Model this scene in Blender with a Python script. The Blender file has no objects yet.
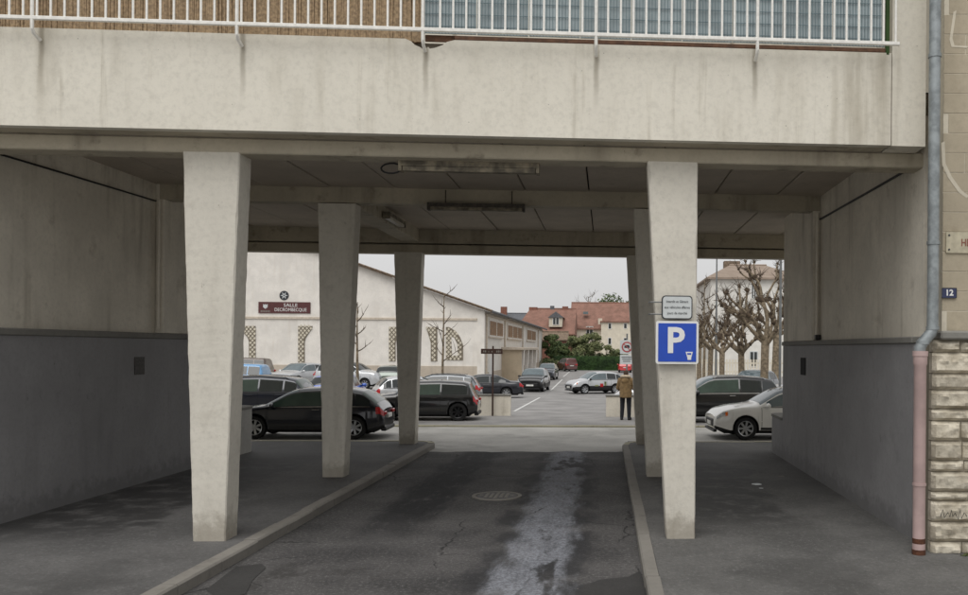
import bpy, math, random
from mathutils import Vector, Matrix, noise as mnoise
R_ = math.radians
random.seed(7)
C = bpy.context.scene.collection
SC = bpy.context.scene

# ------------------------------------------------------------------ camera
F, CX, CY, CH, ROLL = 850.0, 606.0, 349.0, 2.5, 0.008
cam_d = bpy.data.cameras.new('camera'); cam = bpy.data.objects.new('camera', cam_d); C.objects.link(cam)
cam_d.sensor_width = 36.0
cam_d.lens = 36.0 * F / 968.0
cam_d.shift_x = (484.0 - CX) / 968.0
cam_d.shift_y = (CY - 297.5) / 968.0
cam_d.clip_end = 3000
cam.location = (0, 0, CH)
cam.rotation_euler = (Matrix.Rotation(R_(90), 3, 'X') @ Matrix.Rotation(ROLL, 3, 'Z')).to_euler()
SC.camera = cam

# ------------------------------------------------------------------ world and sun
SUN_EL, SUN_AZ = R_(58), R_(196)          # high thin-cloud sun behind the camera, a little to the left
w = bpy.data.worlds.new('World'); SC.world = w; w.use_nodes = True
wn = w.node_tree; wn.nodes.clear()
sky = wn.nodes.new('ShaderNodeTexSky'); sky.sky_type = 'NISHITA'; sky.sun_disc = False
sky.sun_elevation = SUN_EL; sky.sun_rotation = SUN_AZ
sky.air_density = 1.0; sky.dust_density = 3.0; sky.ozone_density = 1.0
hsv = wn.nodes.new('ShaderNodeHueSaturation'); hsv.inputs['Saturation'].default_value = 0.10
wmix = wn.nodes.new('ShaderNodeMixRGB'); wmix.inputs[0].default_value = 0.8
wmix.inputs[2].default_value = (5.25, 5.22, 5.22, 1)          # even cloud cover
wtc = wn.nodes.new('ShaderNodeTexCoord'); wnz = wn.nodes.new('ShaderNodeTexNoise'); wnz.inputs['Scale'].default_value = 2.2
wnz.inputs['Detail'].default_value = 5
wmp = wn.nodes.new('ShaderNodeMapping'); wmp.inputs['Scale'].default_value = (1, 1, 3.0)
wmr = wn.nodes.new('ShaderNodeMapRange'); wmr.inputs[3].default_value = 0.9; wmr.inputs[4].default_value = 1.08
wmul = wn.nodes.new('ShaderNodeMixRGB'); wmul.blend_type = 'MULTIPLY'; wmul.inputs[0].default_value = 1
bg = wn.nodes.new('ShaderNodeBackground'); bg.inputs['Strength'].default_value = 0.12
wo = wn.nodes.new('ShaderNodeOutputWorld')
L = wn.links.new
L(sky.outputs[0], hsv.inputs['Color']); L(hsv.outputs[0], wmix.inputs[1])
L(wtc.outputs['Generated'], wmp.inputs[0]); L(wmp.outputs[0], wnz.inputs['Vector']); L(wnz.outputs['Fac'], wmr.inputs[0])
L(wmix.outputs[0], wmul.inputs[1]); L(wmr.outputs[0], wmul.inputs[2])
L(wmul.outputs[0], bg.inputs['Color']); L(bg.outputs[0], wo.inputs['Surface'])

sun_d = bpy.data.lights.new('sun', 'SUN'); sun = bpy.data.objects.new('sun', sun_d); C.objects.link(sun)
sun_d.energy = 1.5; sun_d.angle = R_(50); sun_d.color = (1.0, 0.98, 0.95)
sd = Vector((math.sin(SUN_AZ) * math.cos(SUN_EL), math.cos(SUN_AZ) * math.cos(SUN_EL), math.sin(SUN_EL)))
sun.rotation_euler = sd.to_track_quat('Z', 'Y').to_euler()
sun.location = (0, -20, 40)

SC.view_settings.view_transform = 'Standard'
SC.view_settings.look = 'None'
SC.view_settings.exposure = 0.20
SC.view_settings.gamma = 1.0
SC.view_settings.use_curve_mapping = False
SC.render.engine = 'CYCLES'
SC.cycles.max_bounces = 8
SC.cycles.diffuse_bounces = 5

# ------------------------------------------------------------------ helpers
def at(px, py, Y):
    """a point seen at pixel (px, py) of the photograph, Y metres away"""
    u, v = px - CX, py - CY
    return Vector(((u + v * ROLL) * Y / F, Y, CH - (v - u * ROLL) * Y / F))
SK = 0.06                                   # the street front runs 3.4 degrees off the passage's square
def S(x, y): return y + SK * x
def lin(c):
    c = c / 255.0
    return c / 12.92 if c <= 0.04045 else ((c + 0.055) / 1.055) ** 2.4
def rgb(r, g, b): return (lin(r), lin(g), lin(b), 1.0)

class NT:
    def __init__(self, name):
        self.m = bpy.data.materials.new(name); self.m.use_nodes = True
        self.t = self.m.node_tree; self.b = self.t.nodes['Principled BSDF']
        self.tc = self.t.nodes.new('ShaderNodeTexCoord').outputs['Object']
    def _in(self, sock, v):
        if isinstance(v, bpy.types.NodeSocket): self.t.links.new(v, sock)
        elif v is not None: sock.default_value = v
    def math(self, op, a, b=None, c=None):
        n = self.t.nodes.new('ShaderNodeMath'); n.operation = op
        self._in(n.inputs[0], a); self._in(n.inputs[1], b)
        if c is not None: self._in(n.inputs[2], c)
        return n.outputs[0]
    def noise(self, scale, detail=6, stretch=(1, 1, 1), rough=0.55, off=(0, 0, 0)):
        mp = self.t.nodes.new('ShaderNodeMapping'); mp.inputs['Scale'].default_value = stretch; mp.inputs['Location'].default_value = off
        self._in(mp.inputs[0], self.tc)
        n = self.t.nodes.new('ShaderNodeTexNoise'); n.inputs['Scale'].default_value = scale
        n.inputs['Detail'].default_value = detail; n.inputs['Roughness'].default_value = rough
        self._in(n.inputs['Vector'], mp.outputs[0]); return n.outputs['Fac']
    def voronoi(self, scale, stretch=(1, 1, 1)):
        mp = self.t.nodes.new('ShaderNodeMapping'); mp.inputs['Scale'].default_value = stretch
        self._in(mp.inputs[0], self.tc)
        n = self.t.nodes.new('ShaderNodeTexVoronoi'); n.inputs['Scale'].default_value = scale
        self._in(n.inputs['Vector'], mp.outputs[0]); return n.outputs['Distance']
    def step(self, v, a, b, lo=0.0, hi=1.0):
        n = self.t.nodes.new('ShaderNodeMapRange'); n.interpolation_type = 'SMOOTHSTEP'
        self._in(n.inputs[0], v); n.inputs[1].default_value = a; n.inputs[2].default_value = b
        n.inputs[3].default_value = lo; n.inputs[4].default_value = hi; return n.outputs[0]
    def mix(self, f, a, b, mode='MIX'):
        n = self.t.nodes.new('ShaderNodeMixRGB'); n.blend_type = mode
        self._in(n.inputs[0], f); self._in(n.inputs[1], a); self._in(n.inputs[2], b); return n.outputs[0]
    def xyz(self):
        n = self.t.nodes.new('ShaderNodeSeparateXYZ'); self._in(n.inputs[0], self.tc); return n.outputs
    def rnd(self):
        return self.t.nodes.new('ShaderNodeObjectInfo').outputs['Random']
    def bump(self, h, strength=0.3, dist=0.01):
        n = self.t.nodes.new('ShaderNodeBump'); n.inputs['Strength'].default_value = strength
        n.inputs['Distance'].default_value = dist
        self._in(n.inputs['Height'], h); self._in(self.b.inputs['Normal'], n.outputs[0])
    def set(self, **k):
        for a, v in k.items(): self._in(self.b.inputs[a.replace('_', ' ')], v)
        return self.m

def plain(name, col, rough=0.6, metallic=0.0, coat=0.0, var=0.12, scale=6.0, bump=0.0, rand=0.0, spec=0.5):
    n = NT(name)
    f = n.noise(scale, 6)
    d = tuple(c * (1 - var) for c in col[:3]) + (1,); u = tuple(min(1, c * (1 + var)) for c in col[:3]) + (1,)
    c = n.mix(n.step(f, 0.3, 0.7), d, u)
    if rand:
        r = n.math('MULTIPLY_ADD', n.rnd(), 2 * rand, 1 - rand)
        c = n.mix(1.0, c, r, 'MULTIPLY')
    n.set(Base_Color=c, Roughness=rough, Metallic=metallic)
    n.b.inputs['Coat Weight'].default_value = coat
    n.b.inputs['Coat Roughness'].default_value = 0.06
    n.b.inputs['Specular IOR Level'].default_value = spec
    if bump: n.bump(n.noise(scale * 6, 6), bump, 0.01)
    return n.m

def concrete(name, col, dirt, amount=0.5, streaks=0.5, rough=0.85, pits=True, bscale=30.0, cloud=0.84, drips=None, splash=0.0):
    n = NT(name)
    base = n.mix(n.step(n.noise(1.3, 8), 0.3, 0.72), tuple(c * cloud for c in col[:3]) + (1,), col)
    fine = n.noise(14, 8, rough=0.7)
    base = n.mix(n.math('MULTIPLY', n.step(fine, 0.42, 0.70), 0.42), base, tuple(c * 0.7 for c in col[:3]) + (1,))
    st = n.noise(3.2, 5, (1, 1, 0.10)); blot = n.noise(0.55, 4, (1, 1, 0.7), off=(3, 1, 2))
    f = n.math('MULTIPLY', n.step(st, 0.47, 0.74), n.step(blot, 0.38, 0.66))
    base = n.mix(n.math('MULTIPLY', f, streaks), base, dirt)
    base = n.mix(n.math('MULTIPLY', n.step(n.noise(2.3, 9, rough=0.65, off=(9, 2, 5)), 0.56, 0.72), amount * 0.7), base, dirt)
    if drips or splash: X_, Y_, Z_ = n.xyz()
    if drips:
        fineS = n.step(n.noise(7.0, 6, (1, 1, 0.05), rough=0.6, off=(2, 7, 1)), 0.55, 0.72)
        base = n.mix(n.math('MULTIPLY', n.math('MULTIPLY', fineS, n.step(n.noise(0.8, 4, (1, 1, 1.2), off=(6, 1, 2)), 0.42, 0.62)), 0.5), base, dirt)
        for k_, dx in enumerate(drips):
            wv = n.math('MULTIPLY', n.math('SUBTRACT', n.noise(3.0, 4, (0.01, 0.01, 1), off=(k_, k_, k_)), 0.5), 0.05)
            g = n.step(n.math('ABSOLUTE', n.math('ADD', n.math('SUBTRACT', X_, dx), wv)), 0.05, 0.008)
            g = n.math('MULTIPLY', g, n.step(Z_, 5.25, 6.02))
            base = n.mix(n.math('MULTIPLY', g, 0.6), base, rgb(120, 110, 92))
        spt = n.step(n.noise(1.1, 8, (1, 1, 0.35), rough=0.72, off=(11, 3, 7)), 0.63, 0.74)
        base = n.mix(n.math('MULTIPLY', spt, 0.6), base, rgb(118, 112, 96))
    if splash:
        edge = n.math('ADD', Z_, n.math('MULTIPLY', n.math('SUBTRACT', n.noise(6, 7, rough=0.7, off=(5, 0, 3)), 0.5), 0.9))
        base = n.mix(n.math('MULTIPLY', n.step(edge, 0.5, 0.2), splash), base, dirt)
        sc = n.step(n.noise(5.0, 8, (1, 1, 0.5), rough=0.75, off=(13, 2, 5)), 0.62, 0.68)
        base = n.mix(n.math('MULTIPLY', sc, splash), base, dirt)
    h = n.noise(bscale, 8, rough=0.7)
    if pits:
        p = n.step(n.voronoi(9.0), 0.03, 0.065)
        keep = n.step(n.noise(2.0, 3, off=(4, 4, 4)), 0.53, 0.60)
        pit = n.math('MULTIPLY', n.math('SUBTRACT', 1.0, p), keep)
        base = n.mix(n.math('MULTIPLY', pit, 0.75), base, (0.05, 0.045, 0.04, 1))
    n.set(Base_Color=base, Roughness=rough)
    n.bump(h, 0.35, 0.006)
    return n.m

def asphalt(name, col, var=0.35, speck=0.3, wet=0.0, rough=0.85, patch=0.5, stain=None):
    n = NT(name)
    d = tuple(c * (1 - var) for c in col[:3]) + (1,); u = tuple(c * (1 + var) for c in col[:3]) + (1,)
    c = n.mix(n.step(n.noise(0.7, 8, rough=0.6), 0.28, 0.72), d, u)
    g = n.noise(22, 6, rough=0.85)
    c = n.mix(n.math('MULTIPLY', n.step(g, 0.50, 0.68), speck), c, tuple(min(1, k * 2.2) for k in col[:3]) + (1,))
    g2 = n.noise(19, 6, rough=0.85, off=(5, 5, 5))
    c = n.mix(n.math('MULTIPLY', n.step(g2, 0.50, 0.68), speck), c, tuple(k * 0.4 for k in col[:3]) + (1,))
    ww = n.step(n.noise(0.45, 6, off=(7, 3, 1), rough=0.62), 0.53, 0.64)
    c = n.mix(n.math('MULTIPLY', ww, patch), c, tuple(k * 0.5 for k in col[:3]) + (1,))
    if stain:  # dark patch: wet stain on the left pavement, painted shade on the right
        X_, Y_, _ = n.xyz()
        wb = n.math('MULTIPLY', n.math('SUBTRACT', n.noise(0.9, 7, (1, 0.6, 1), rough=0.7, off=(4, 4, 1)), 0.5), 3.0)
        sx = n.step(n.math('ABSOLUTE', n.math('ADD', n.math('SUBTRACT', X_, stain[0]), wb)), stain[2], stain[2] * .55)
        sy = n.step(n.math('ABSOLUTE', n.math('SUBTRACT', Y_, stain[1])), stain[3], stain[3] * .6)
        sf = n.math('MULTIPLY', n.math('MULTIPLY', sx, sy), n.step(n.noise(2.2, 8, rough=0.7, off=(1, 9, 9)), 0.36, 0.54))
        c = n.mix(n.math('MULTIPLY', sf, 0.85), c, tuple(k * 0.28 for k in col[:3]) + (1,))
        ww = n.math('MAXIMUM', ww, sf)
    r = n.math('MULTIPLY_ADD', ww, -wet, rough)
    n.set(Base_Color=c, Roughness=r)
    n.bump(g, 0.5, 0.006)
    return n.m

# ---- mesh helpers
class MB:
    def __init__(self): self.v = []; self.f = []; self.mi = []
    def add(self, vs, fs, mi=0):
        o = len(self.v); self.v += [tuple(p) for p in vs]; self.f += [tuple(i + o for i in q) for q in fs]; self.mi += [mi] * len(fs)
    def hexa(self, p, mi=0):      # 4 bottom + 4 top, counter-clockwise from above
        self.add(p, [(3, 2, 1, 0), (4, 5, 6, 7), (0, 1, 5, 4), (1, 2, 6, 5), (2, 3, 7, 6), (3, 0, 4, 7)], mi)
    def box(self, x0, x1, y0, y1, z0, z1, mi=0, sk=False, bev=0.0):
        if bev > 0: return self.bbox(x0, x1, y0, y1, z0, z1, bev, mi, sk)
        p = [(x, y, z) for z in (z0, z1) for x, y in ((x0, y0), (x1, y0), (x1, y1), (x0, y1))]
        if sk: p = [(x, S(x, y), z) for x, y, z in p]
        self.hexa(p, mi)
    def bbox(self, x0, x1, y0, y1, z0, z1, b, mi=0, sk=False):
        b = min(b, (x1 - x0) * .45, (y1 - y0) * .45, (z1 - z0) * .45)
        vs = []; idx = {}
        for ix in (0, 1):
            for iy in (0, 1):
                for iz in (0, 1):
                    cx, cy, cz = (x0, x1)[ix], (y0, y1)[iy], (z0, z1)[iz]
                    sx, sy, sz = (b, -b)[ix], (b, -b)[iy], (b, -b)[iz]
                    for a, q in (('x', (cx, cy + sy, cz + sz)), ('y', (cx + sx, cy, cz + sz)), ('z', (cx + sx, cy + sy, cz))):
                        idx[(ix, iy, iz, a)] = len(vs); vs.append(q)
        fs = []
        def I(*k): return idx[k]
        for i in (0, 1):
            q = [I(i, 0, 0, 'x'), I(i, 1, 0, 'x'), I(i, 1, 1, 'x'), I(i, 0, 1, 'x')]; fs.append(q if i else q[::-1])
            q = [I(0, i, 0, 'y'), I(0, i, 1, 'y'), I(1, i, 1, 'y'), I(1, i, 0, 'y')]; fs.append(q if i else q[::-1])
            q = [I(0, 0, i, 'z'), I(1, 0, i, 'z'), I(1, 1, i, 'z'), I(0, 1, i, 'z')]; fs.append(q if i else q[::-1])
        for i in (0, 1):
            for j in (0, 1):
                q = [I(i, j, 0, 'x'), I(i, j, 1, 'x'), I(i, j, 1, 'y'), I(i, j, 0, 'y')]; fs.append(q if i == j else q[::-1]); fs[-1] = fs[-1]
                q = [I(i, 0, j, 'x'), I(i, 1, j, 'x'), I(i, 1, j, 'z'), I(i, 0, j, 'z')]; fs.append(q[::-1] if i == j else q)
                q = [I(0, i, j, 'y'), I(1, i, j, 'y'), I(1, i, j, 'z'), I(0, i, j, 'z')]; fs.append(q if i == j else q[::-1])
                for k in (0, 1):
                    q = [I(i, j, k, 'x'), I(i, j, k, 'y'), I(i, j, k, 'z')]; fs.append(q if (i + j + k) % 2 else q[::-1])
        if sk: vs = [(x, S(x, y), z) for x, y, z in vs]
        self.add(vs, fs, mi)
    def prism(self, poly, fn, mi=0):   # poly: 2-D ccw list; fn(a, b, side 0/1) -> 3-D
        n = len(poly)
        vs = [fn(a, b, 0) for a, b in poly] + [fn(a, b, 1) for a, b in poly]
        fs = [tuple(range(n)), tuple(range(2 * n - 1, n - 1, -1))] + [(i, i + n, (i + 1) % n + n, (i + 1) % n) for i in range(n)]
        self.add(vs, fs, mi)
    def tube(self, pts, rad, n=8, mi=0, cap=True):
        pts = [Vector(p) for p in pts]
        if not isinstance(rad, (list, tuple)): rad = [rad] * len(pts)
        t0 = (pts[1] - pts[0]).normalized()
        a = t0.orthogonal().normalized(); rings = []
        for i, p in enumerate(pts):
            t = (pts[min(i + 1, len(pts) - 1)] - pts[max(i - 1, 0)]).normalized()
            a = (a - t * a.dot(t)).normalized(); b = t.cross(a)
            rings.append([p + (a * math.cos(k * 2 * math.pi / n) + b * math.sin(k * 2 * math.pi / n)) * rad[i] for k in range(n)])
        vs = [q for r in rings for q in r]
        fs = [(i * n + k, i * n + (k + 1) % n, (i + 1) * n + (k + 1) % n, (i + 1) * n + k) for i in range(len(pts) - 1) for k in range(n)]
        if cap: fs += [tuple(range(n - 1, -1, -1)), tuple((len(pts) - 1) * n + k for k in range(n))]
        self.add(vs, fs, mi)
    def blob(self, c, r, seed=0, amp=0.25, n=6, m=5, mi=0):
        c = Vector(c); vs = []; fs = []
        if not hasattr(r, '__len__'): r = (r, r, r)
        for i in range(m + 1):
            th = math.pi * i / m
            for k in range(n):
                ph = 2 * math.pi * k / n
                d = Vector((math.sin(th) * math.cos(ph), math.sin(th) * math.sin(ph), math.cos(th)))
                s = 1 + amp * mnoise.noise(d * 1.7 + Vector((seed * 3.1, seed * 1.7, 0)))
                vs.append(c + Vector((d.x * r[0], d.y * r[1], d.z * r[2])) * s)
        for i in range(m):
            for k in range(n):
                fs.append((i * n + k, (i + 1) * n + k, (i + 1) * n + (k + 1) % n, i * n + (k + 1) % n))
        self.add(vs, fs, mi)
    def mesh(self, name, mats, smooth=False, angle=35):
        me = bpy.data.meshes.new(name); me.from_pydata(self.v, [], self.f)
        if not isinstance(mats, (list, tuple)): mats = [mats]
        for m in mats: me.materials.append(m)
        if len(mats) > 1: me.polygons.foreach_set('material_index', self.mi)
        if smooth:
            me.polygons.foreach_set('use_smooth', [True] * len(me.polygons))
            me.set_sharp_from_angle(angle=R_(angle))
        me.update(); return me
    def build(self, name, mats, parent=None, smooth=False, angle=35):
        return link(name, self.mesh(name, mats, smooth, angle), parent)

def link(name, me, parent=None, loc=None, rz=None):
    o = bpy.data.objects.new(name, me); C.objects.link(o)
    if parent is not None: o.parent = parent
    if loc is not None: o.location = loc
    if rz is not None: o.rotation_euler.z = rz
    return o
def tag(o, label=None, cat=None, group=None, kind=None):
    if label: o['label'] = label
    if cat: o['category'] = cat
    if group: o['group'] = group
    if kind: o['kind'] = kind
    return o
def thing(name, label, cat, loc=(0, 0, 0), rz=0.0, group=None):
    o = link(name, None, None, loc, rz); o.empty_display_size = 0.2
    return tag(o, label, cat, group)
def bx(name, m, x0, x1, y0, y1, z0, z1, parent=None, sk=False, bev=0.0):
    b = MB(); b.box(x0, x1, y0, y1, z0, z1, 0, sk, bev); return b.build(name, m, parent)
def text_mesh(s, size, name, m, parent, loc, rot=(R_(90), 0, 0), align='CENTER', depth=0.002, sx=1.0, bold=0.0):
    cu = bpy.data.curves.new('t', 'FONT'); cu.body = s; cu.size = size; cu.align_x = align; cu.align_y = 'CENTER'
    cu.extrude = depth; cu.offset = bold; cu.resolution_u = 3
    o = bpy.data.objects.new('t', cu); C.objects.link(o)
    dg = bpy.context.evaluated_depsgraph_get(); dg.update()
    me = bpy.data.meshes.new_from_object(o.evaluated_get(dg))
    bpy.data.objects.remove(o); bpy.data.curves.remove(cu)
    me.materials.clear(); me.materials.append(m); me.name = name
    q = link(name, me, parent, loc); q.rotation_euler = rot; q.scale = (sx, 1, 1)
    return q

# ------------------------------------------------------------------ materials
M = {}
POSTS = [at(p, 30, 10.0).x for p in (48, 242, 423, 596, 761)]
M['render'] = concrete('render_fascia', rgb(221, 216, 203), rgb(150, 141, 122), 0.08, 0.6, cloud=0.95, drips=POSTS)
M['column'] = concrete('painted_concrete_column', rgb(213, 208, 196), rgb(118, 108, 92), 0.25, 0.35, cloud=0.93, splash=0.5)
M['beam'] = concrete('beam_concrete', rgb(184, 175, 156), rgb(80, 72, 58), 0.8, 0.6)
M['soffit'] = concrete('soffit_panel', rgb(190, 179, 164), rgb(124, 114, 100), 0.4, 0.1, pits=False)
M['upper_wall'] = concrete('upper_wall_render', rgb(232, 225, 210), rgb(146, 136, 118), 0.5, 0.6, pits=False)
M['lower_wall'] = concrete('lower_wall_grey_paint', rgb(146, 145, 146), rgb(94, 93, 93), 0.35, 0.4, rough=0.7, pits=False, splash=0.5)
M['low'] = concrete('low_wall_concrete', rgb(186, 184, 178), rgb(120, 116, 108), 0.5, 0.5)
M['ledge'] = concrete('ledge_concrete', rgb(132, 130, 124), rgb(80, 76, 68), 0.6, 0.3)
M['white_metal'] = plain('white_painted_steel', rgb(228, 226, 220), 0.4, var=0.08, scale=20)
M['reed'] = plain('dry_reed', rgb(158, 136, 108), 0.85, var=0.3, scale=30)
M['panel_blue'] = plain('grey_blue_screen', rgb(160, 172, 175), 0.55, var=0.14, scale=3)
M['wire_dark'] = plain('dark_wire', rgb(110, 128, 134), 0.6)
M['wood_dark'] = plain('dark_stained_wood', rgb(96, 66, 46), 0.7, var=0.3, scale=15)
M['zinc'] = plain('zinc_pipe', rgb(140, 146, 148), 0.45, 0.3, var=0.25, scale=9)
M['pink'] = plain('pink_painted_pipe', rgb(182, 158, 154), 0.6, var=0.1, scale=4, bump=0.2)
M['rust'] = plain('rust', rgb(84, 52, 36), 0.9, var=0.4, scale=25)
M['ashlar'] = concrete('smooth_ashlar', rgb(176, 165, 144), rgb(132, 120, 100), 0.6, 0.3)
M['mortar'] = concrete('pale_mortar', rgb(206, 198, 180), rgb(176, 166, 146), 0.3, 0.2, pits=False)
M['mortar_dark'] = concrete('dark_mortar', rgb(112, 104, 92), rgb(76, 70, 60), 0.4, 0.2, pits=False)
M['rock'] = None
n = NT('rock_faced_stone')
c0 = n.mix(n.step(n.noise(4, 9, rough=0.65), 0.3, 0.7), rgb(172, 162, 143), rgb(222, 214, 196))
c0 = n.mix(n.math('MULTIPLY', n.step(n.noise(9, 8, rough=0.7, off=(2, 2, 2)), 0.52, 0.72), 0.6), c0, rgb(140, 130, 112))
c0 = n.mix(1.0, c0, n.math('MULTIPLY_ADD', n.rnd(), 0.25, 0.85), 'MULTIPLY')
n.set(Base_Color=c0, Roughness=0.9); n.bump(n.noise(26, 9, rough=0.75), 0.9, 0.02); M['rock'] = n.m
M['kerb'] = concrete('kerb_stone', rgb(134, 130, 123), rgb(92, 88, 80), 0.6, 0.1, pits=False)
M['kerb_yellow'] = concrete('faded_yellow_kerb', rgb(170, 165, 143), rgb(118, 114, 98), 0.7, 0.1, pits=False)
M['street'] = asphalt('street_asphalt', rgb(174, 172, 167), 0.16, 0.25)
M['carpark'] = asphalt('car_park_asphalt', rgb(138, 136, 134), 0.22, 0.2, wet=0.3, patch=0.5)
M['pave'] = asphalt('pavement_asphalt', rgb(92, 91, 89), 0.30, 0.6, wet=0.1, patch=0.4, stain=(1.9, 15.0, 1.0, 4.0))  # darker middle of the right pavement: shade painted into the colour
M['pave_left'] = asphalt('pavement_asphalt_stained', rgb(88, 87, 86), 0.30, 0.6, wet=0.1, patch=0.4, stain=(-7.0, 14.2, 1.3, 4.6))
M['white_paint'] = plain('road_paint', rgb(205, 205, 202), 0.7, var=0.2, scale=8)
M['black'] = plain('black_plastic', rgb(22, 22, 23), 0.5)
M['dark'] = plain('dark_void', rgb(14, 14, 14), 0.9)
M['cast'] = plain('cast_iron', rgb(70, 67, 64), 0.6, 0.4, var=0.3, scale=30)
M['fixture'] = plain('grimy_light_fitting', rgb(118, 110, 94), 0.7, var=0.55, scale=9)
M['fixture_dark'] = plain('grimy_dark_fitting', rgb(70, 64, 56), 0.7, var=0.4, scale=14)
M['tube'] = plain('unlit_lamp_tube', rgb(190, 184, 170), 0.35, var=0.2, scale=12)
M['blue'] = plain('sign_blue', rgb(12, 68, 178), 0.35, var=0.05, coat=0.3)
M['sign_white'] = plain('sign_white', rgb(225, 225, 222), 0.4, var=0.04)
M['plate_grey'] = plain('sign_plate_grey', rgb(198, 202, 202), 0.4, var=0.06)
M['ink'] = plain('sign_ink', rgb(45, 48, 52), 0.6)
M['maroon'] = plain('maroon_sign', rgb(84, 42, 42), 0.5)
M['brown_sign'] = plain('brown_sign', rgb(60, 38, 30), 0.5)
M['navy'] = plain('navy_enamel', rgb(26, 36, 78), 0.25, coat=0.5)
M['brass_plate'] = plain('aged_brass_plate', rgb(178, 170, 148), 0.5, 0.1, var=0.15, scale=10)
M['red_ink'] = plain('red_brown_ink', rgb(132, 84, 70), 0.6)
M['galv'] = plain('galvanised_post', rgb(120, 122, 122), 0.5, 0.4)
M['glass'] = plain('dark_window_glass', rgb(34, 40, 40), 0.06, var=0.1, spec=0.8)
M['glass_green'] = plain('green_tinted_glass', rgb(60, 76, 68), 0.05, var=0.15, scale=3, spec=0.9)
M['screen_glass'] = plain('pale_windscreen_glass', rgb(92, 104, 108), 0.05, var=0.15, scale=3, spec=0.9)
M['tyre'] = plain('tyre_rubber', rgb(24, 24, 24), 0.85)
M['rim_silver'] = plain('alloy_rim', rgb(178, 180, 182), 0.3, 0.7)
M['rim_black'] = plain('black_alloy_rim', rgb(26, 26, 28), 0.35, 0.4)
M['chrome'] = plain('chrome_trim', rgb(210, 212, 214), 0.15, 0.95)
M['red_light'] = plain('red_tail_lens', rgb(176, 20, 26), 0.2, coat=0.5, var=0.2, scale=20)
M['amber'] = plain('amber_lens', rgb(225, 110, 30), 0.2, coat=0.5)
M['clear_light'] = plain('clear_lens', rgb(190, 195, 200), 0.12, 0.3, coat=0.6, var=0.3, scale=14)
M['plate_white'] = plain('number_plate', rgb(215, 215, 210), 0.4)
M['hall_wall'] = concrete('hall_cream_render', rgb(237, 232, 224), rgb(204, 194, 180), 0.3, 0.4, pits=False)
M['hall_band'] = concrete('hall_plinth', rgb(196, 184, 168), rgb(160, 148, 132), 0.4, 0.3, pits=False)
M['hall_porch'] = concrete('hall_porch_render', rgb(194, 178, 154), rgb(150, 138, 120), 0.4, 0.3, pits=False)
M['hall_trim'] = plain('hall_trim', rgb(196, 184, 168), 0.8)
M['lattice_dark'] = plain('dark_lattice', rgb(122, 113, 98), 0.8, var=0.2)
M['lattice_light'] = plain('pale_lattice_cell', rgb(206, 198, 180), 0.8, var=0.1)
M['brown_tile'] = plain('brown_roof_tile', rgb(120, 104, 88), 0.85, var=0.35, scale=5)
M['slate'] = plain('grey_slate', rgb(92, 94, 98), 0.7, var=0.25, scale=4)
M['louvre'] = plain('brown_louvre', rgb(142, 112, 82), 0.7, var=0.25, scale=3)
M['house_wall'] = concrete('house_cream_wall', rgb(226, 218, 200), rgb(190, 180, 160), 0.3, 0.3, pits=False)
M['white_wall'] = concrete('white_building_wall', rgb(232, 229, 222), rgb(205, 200, 190), 0.25, 0.3, pits=False)
M['brick_red'] = plain('red_brick', rgb(128, 88, 74), 0.9, var=0.25, scale=6)
def tile_mat(name, c1, c2):
    n = NT(name)
    c = n.mix(n.step(n.noise(0.9, 9, rough=0.75), 0.3, 0.7), c1, c2)
    c = n.mix(n.math('MULTIPLY', n.step(n.noise(6, 6, rough=0.8), 0.5, 0.7), 0.5), c, tuple(k * .5 for k in c1[:3]) + (1,))
    z = n.xyz()[2]
    wv = n.math('ABSOLUTE', n.math('SUBTRACT', n.math('FRACT', n.math('MULTIPLY', z, 5.0)), 0.5))
    n.set(Base_Color=c, Roughness=0.9); n.bump(wv, 0.6, 0.05); return n.m
M['red_tile'] = tile_mat('red_roof_tile', rgb(118, 88, 76), rgb(150, 112, 98))
M['pale_tile'] = tile_mat('pale_brown_roof_tile', rgb(136, 120, 106), rgb(158, 142, 128))
M['bark'] = plain('plane_bark', rgb(124, 111, 92), 0.9, var=0.4, scale=7, bump=0.5)
M['bark_dark'] = plain('dark_twig_bark', rgb(84, 71, 57), 0.9, var=0.35, scale=9, bump=0.5)
def leaf(name, c1, c2):
    n = NT(name)
    c = n.mix(n.step(n.noise(1.1, 4), 0.35, 0.65), c1, c2)
    n.set(Base_Color=c, Roughness=0.65); n.b.inputs['Specular IOR Level'].default_value = 0.3
    return n.m
M['leaf_a'] = leaf('dark_green_leaves', rgb(52, 68, 40), rgb(104, 116, 72))
M['leaf_b'] = leaf('olive_leaves', rgb(80, 90, 58), rgb(142, 146, 104))
M['leaf_hedge'] = leaf('hedge_leaves', rgb(34, 54, 26), rgb(54, 80, 38))
M['moss'] = leaf('moss', rgb(58, 66, 34), rgb(86, 92, 52))

def paint(name, col, metallic=0.0, rough=0.28):
    return plain('paint_' + name, col, rough, metallic, 1.0, 0.04, 2)
PAINT = dict(black=paint('black', rgb(14, 14, 16)), navy=paint('navy', rgb(26, 31, 44), 0.3), deep=paint('blue_black', rgb(17, 20, 30), 0.2),
             silver=paint('silver', rgb(196, 198, 200), 0.45, 0.35), grey=paint('grey', rgb(128, 132, 136), 0.45, 0.35),
             white=paint('white', rgb(230, 229, 224)), sky=paint('light_blue', rgb(96, 150, 196)), blue=paint('blue', rgb(60, 98, 190)),
             brown=paint('brown', rgb(86, 74, 66), 0.3), wine=paint('wine', rgb(92, 52, 48), 0.3), red=paint('red', rgb(196, 40, 40)),
             green=paint('grey_green', rgb(112, 122, 114), 0.4), anth=paint('anthracite', rgb(62, 66, 74), 0.4))

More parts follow.
